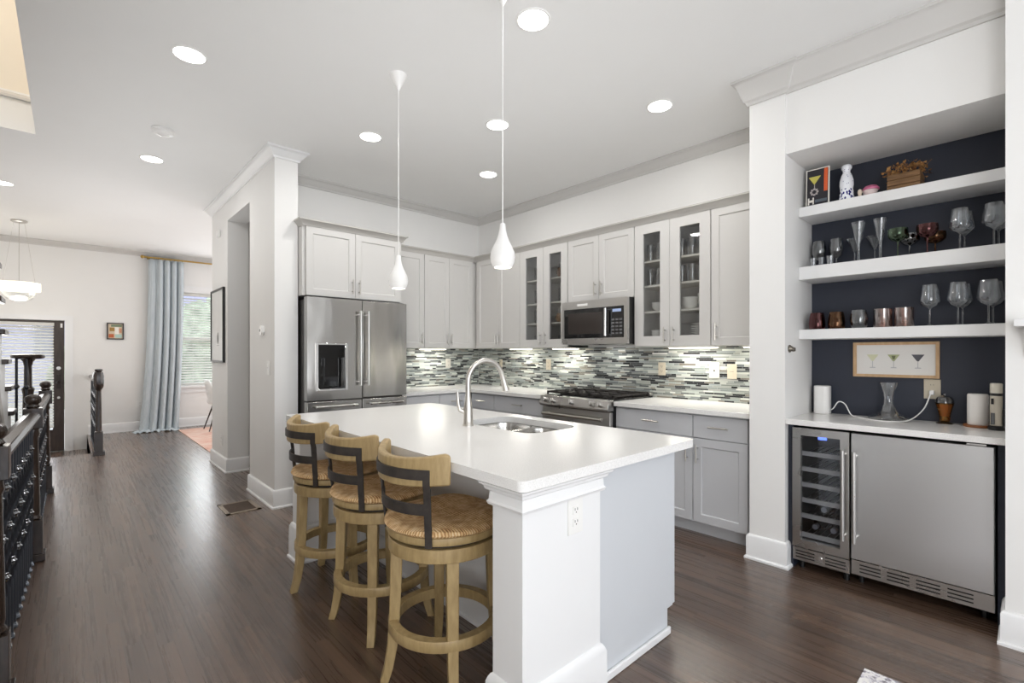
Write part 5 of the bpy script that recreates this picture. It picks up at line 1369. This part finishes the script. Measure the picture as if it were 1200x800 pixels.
for a, b, xa, xb in zip(ys, ys[1:], xs, xs[1:]):
    obj('handrail', MB().sweep([(xa, a+0.046), (xb, b-0.046)], prof), M['rail_dark'], t, 0.003)
    n = round((b-a)/0.108)
    P += [(xa+(xb-xa)*k/n, a+(b-a)*k/n) for k in range(1, n)]
baluster_set(t, P, 0.9)
# short railing at the foyer
t = thing('foyer_railing', 'short dark railing beside the foyer steps at the far wall', 'railing', (0.27, 9.2, 0))
m = MB().box(0.212, 0.332, 8.11, 8.23, 0.0, 0.05).box(0.23, 0.314, 8.128, 8.212, 0.05, 0.29)
R = []
for r, z in ((0.046, 0.29), (0.046, 0.3), (0.034, 0.31), (0.028, 0.82), (0.03, 0.84), (0.052, 0.88), (0.056, 0.93), (0.056, 1.02), (0.046, 1.07), (0.03, 1.075), (0.044, 1.09), (0.044, 1.105), (0.02, 1.11)):
    R.append([(0.272+r*math.cos(PI/8+PI*k/4), 8.17+r*math.sin(PI/8+PI*k/4), z) for k in range(8)])
m.rings(R, True, True, False)
obj('newel_post', m, M['rail_dark'], t, 0.002)
hp = bez([(0.272, 8.2, 1.03), (0.25, 8.4, 1.05), (0.25, 8.6, 0.98), (0.25, 9.2, 0.94), (0.25, YF-0.002, 0.94)], 6)
obj('handrail', MB().tube(hp, 0.03, 12), M['rail_dark'], t)
baluster_set(t, [(0.25, 8.42+0.13*k) for k in range(14)], 0.93)

# staircase going up behind the railing
NR = 16; rise = H/NR*0.955; run = 0.214; YS = 5.88
t = thing('staircase', 'upward staircase with dark treads and a white stringer beyond the railing', 'staircase', (-0.8, 5.0, 0))
SXA, SXB = -1.34, -0.315
for k in range(NR):
    z = rise*(k+1); y = YS-run*k
    obj('tread', MB().box(SXA, SXB+0.03, y-run-0.01, y+0.025, z-0.032, z), M['rail_dark'], t, 0.006, 2)
    obj('riser', MB().box(SXA, SXB, y-0.02, y, z-rise, z-0.032), M['trim'], t)
poly = [(YS, 0.0)]
for k in range(NR):
    z = rise*(k+1); y = YS-run*k; poly += [(y, z-0.033), (y-run, z-0.033)]
poly += [(YS-run*NR, rise*NR-0.36), (YS-0.36*run/rise+0.0, 0.0)]
obj('stringer', MB().prism_x(poly, SXB-0.035, SXB-0.0005), M['trim'], t)
yb = YS-0.36*run/rise
skp = [(yb+0.01, 0.0), (YS-run*NR, rise*NR-0.36), (YS-run*NR, rise*NR-0.46), (yb-0.11, 0.0)]
obj('stringer_trim', MB().prism_x(skp, SXB-0.035, SXB+0.008), mat('trim_greige', (196, 192, 186), 0.5), t)
mb = MB().prism_x([(yb-0.11, -0.25), (yb-0.11, 0.0), (YS-run*NR, rise*NR-0.46), (0.5, rise*NR-0.46), (0.5, -0.25)], SXB-0.06, SXB-0.036)
struct('wall_understair', mb, M['wall'])
# starting newel with a round volute cap and its own spindles
t = thing('starting_newel', 'turned dark newel with a round volute cap at the stair foot', 'newel post', (-0.27, 5.965, 0))
nx_, ny_ = -0.27, 5.965
m = MB().box(nx_-0.045, nx_+0.045, ny_-0.045, ny_+0.045, 0.0, 0.3)
m.lathe([(0.03, 0.3), (0.042, 0.32), (0.03, 0.35), (0.034, 0.6), (0.036, 0.8), (0.034, 0.95), (0.042, 1.0), (0.028, 1.02), (0.026, 1.2), (0.034, 1.24), (0.05, 1.262)], (nx_, ny_, 0), 18)
obj('post', m, M['rail_dark'], t)
obj('volute_cap', MB().lathe([(0.0, 1.262), (0.085, 1.262), (0.105, 1.27), (0.11, 1.285), (0.105, 1.298), (0.07, 1.304), (0.0, 1.306)], (nx_, ny_, 0), 36), M['rail_dark'], t)
for a in (95, 150, 210, 265):
    x = nx_+0.082*math.cos(math.radians(a)); y = ny_+0.082*math.sin(math.radians(a))
    obj('spindle', MB().cyl((x, y, 0.0), (x, y, 1.264), 0.007, n=8).lathe([(0.008, 1.0), (0.02, 1.02), (0.008, 1.04)], (x, y, 0), 10), M['rail_iron'], t)

# ================================================================== OUTDOORS beyond the far windows
mb = MB().box(-8, 14, YF+0.2, 34, -0.6, -0.5)
struct('ground_outside', mb, M['paving'])
def shrub(label, x, y, z, r, seed):
    rr = random.Random(seed); m = MB(); t = thing('garden_tree', label, 'tree', (x, y, -0.5), 'trees outside the far windows')
    bm2 = bmesh.new(); bmesh.ops.create_icosphere(bm2, subdivisions=3, radius=r)
    for v in bm2.verts:
        k = 1+0.35*(rr.random()-0.5); v.co = Vector((v.co.x*k, v.co.y*k, v.co.z*k*1.1))+Vector((x, y, z))
    m.bm.free(); m.bm = bm2
    obj('crown', m, M['garden'], t, angle=1)
    obj('trunk', MB().cyl((x, y, -0.5), (x, y, z), 0.12, 0.08, 10), M['rail_dark'], t)
shrub('green garden tree outside the dining window, nearer one', 2.6, 14.0, 1.2, 1.2, 1)
shrub('green garden tree outside the dining window, farther one', 4.6, 17.0, 1.9, 1.6, 2)
shrub('small garden tree outside near the front door', 0.6, 17.5, 0.6, 1.0, 3)
m = MB(); m.box(-7, 12, 25, 25.3, -0.5, 6)
t = thing('neighbour_house', 'lilac grey house across the street outside the window', 'building', (2, 25, -0.5))
obj('wall', m, M['siding'], t)
obj('roof', MB().prism_x([(24.4, 6), (28, 8.2), (28, 6)], -7.5, 12.5), mat('roof_shingle', (96, 94, 98), 0.9), t)
for x in (-4, -1, 2, 5, 8): obj('window', MB().box(x, x+1.2, 24.96, 25.0, 1.2, 3.0), M['pane'], t)
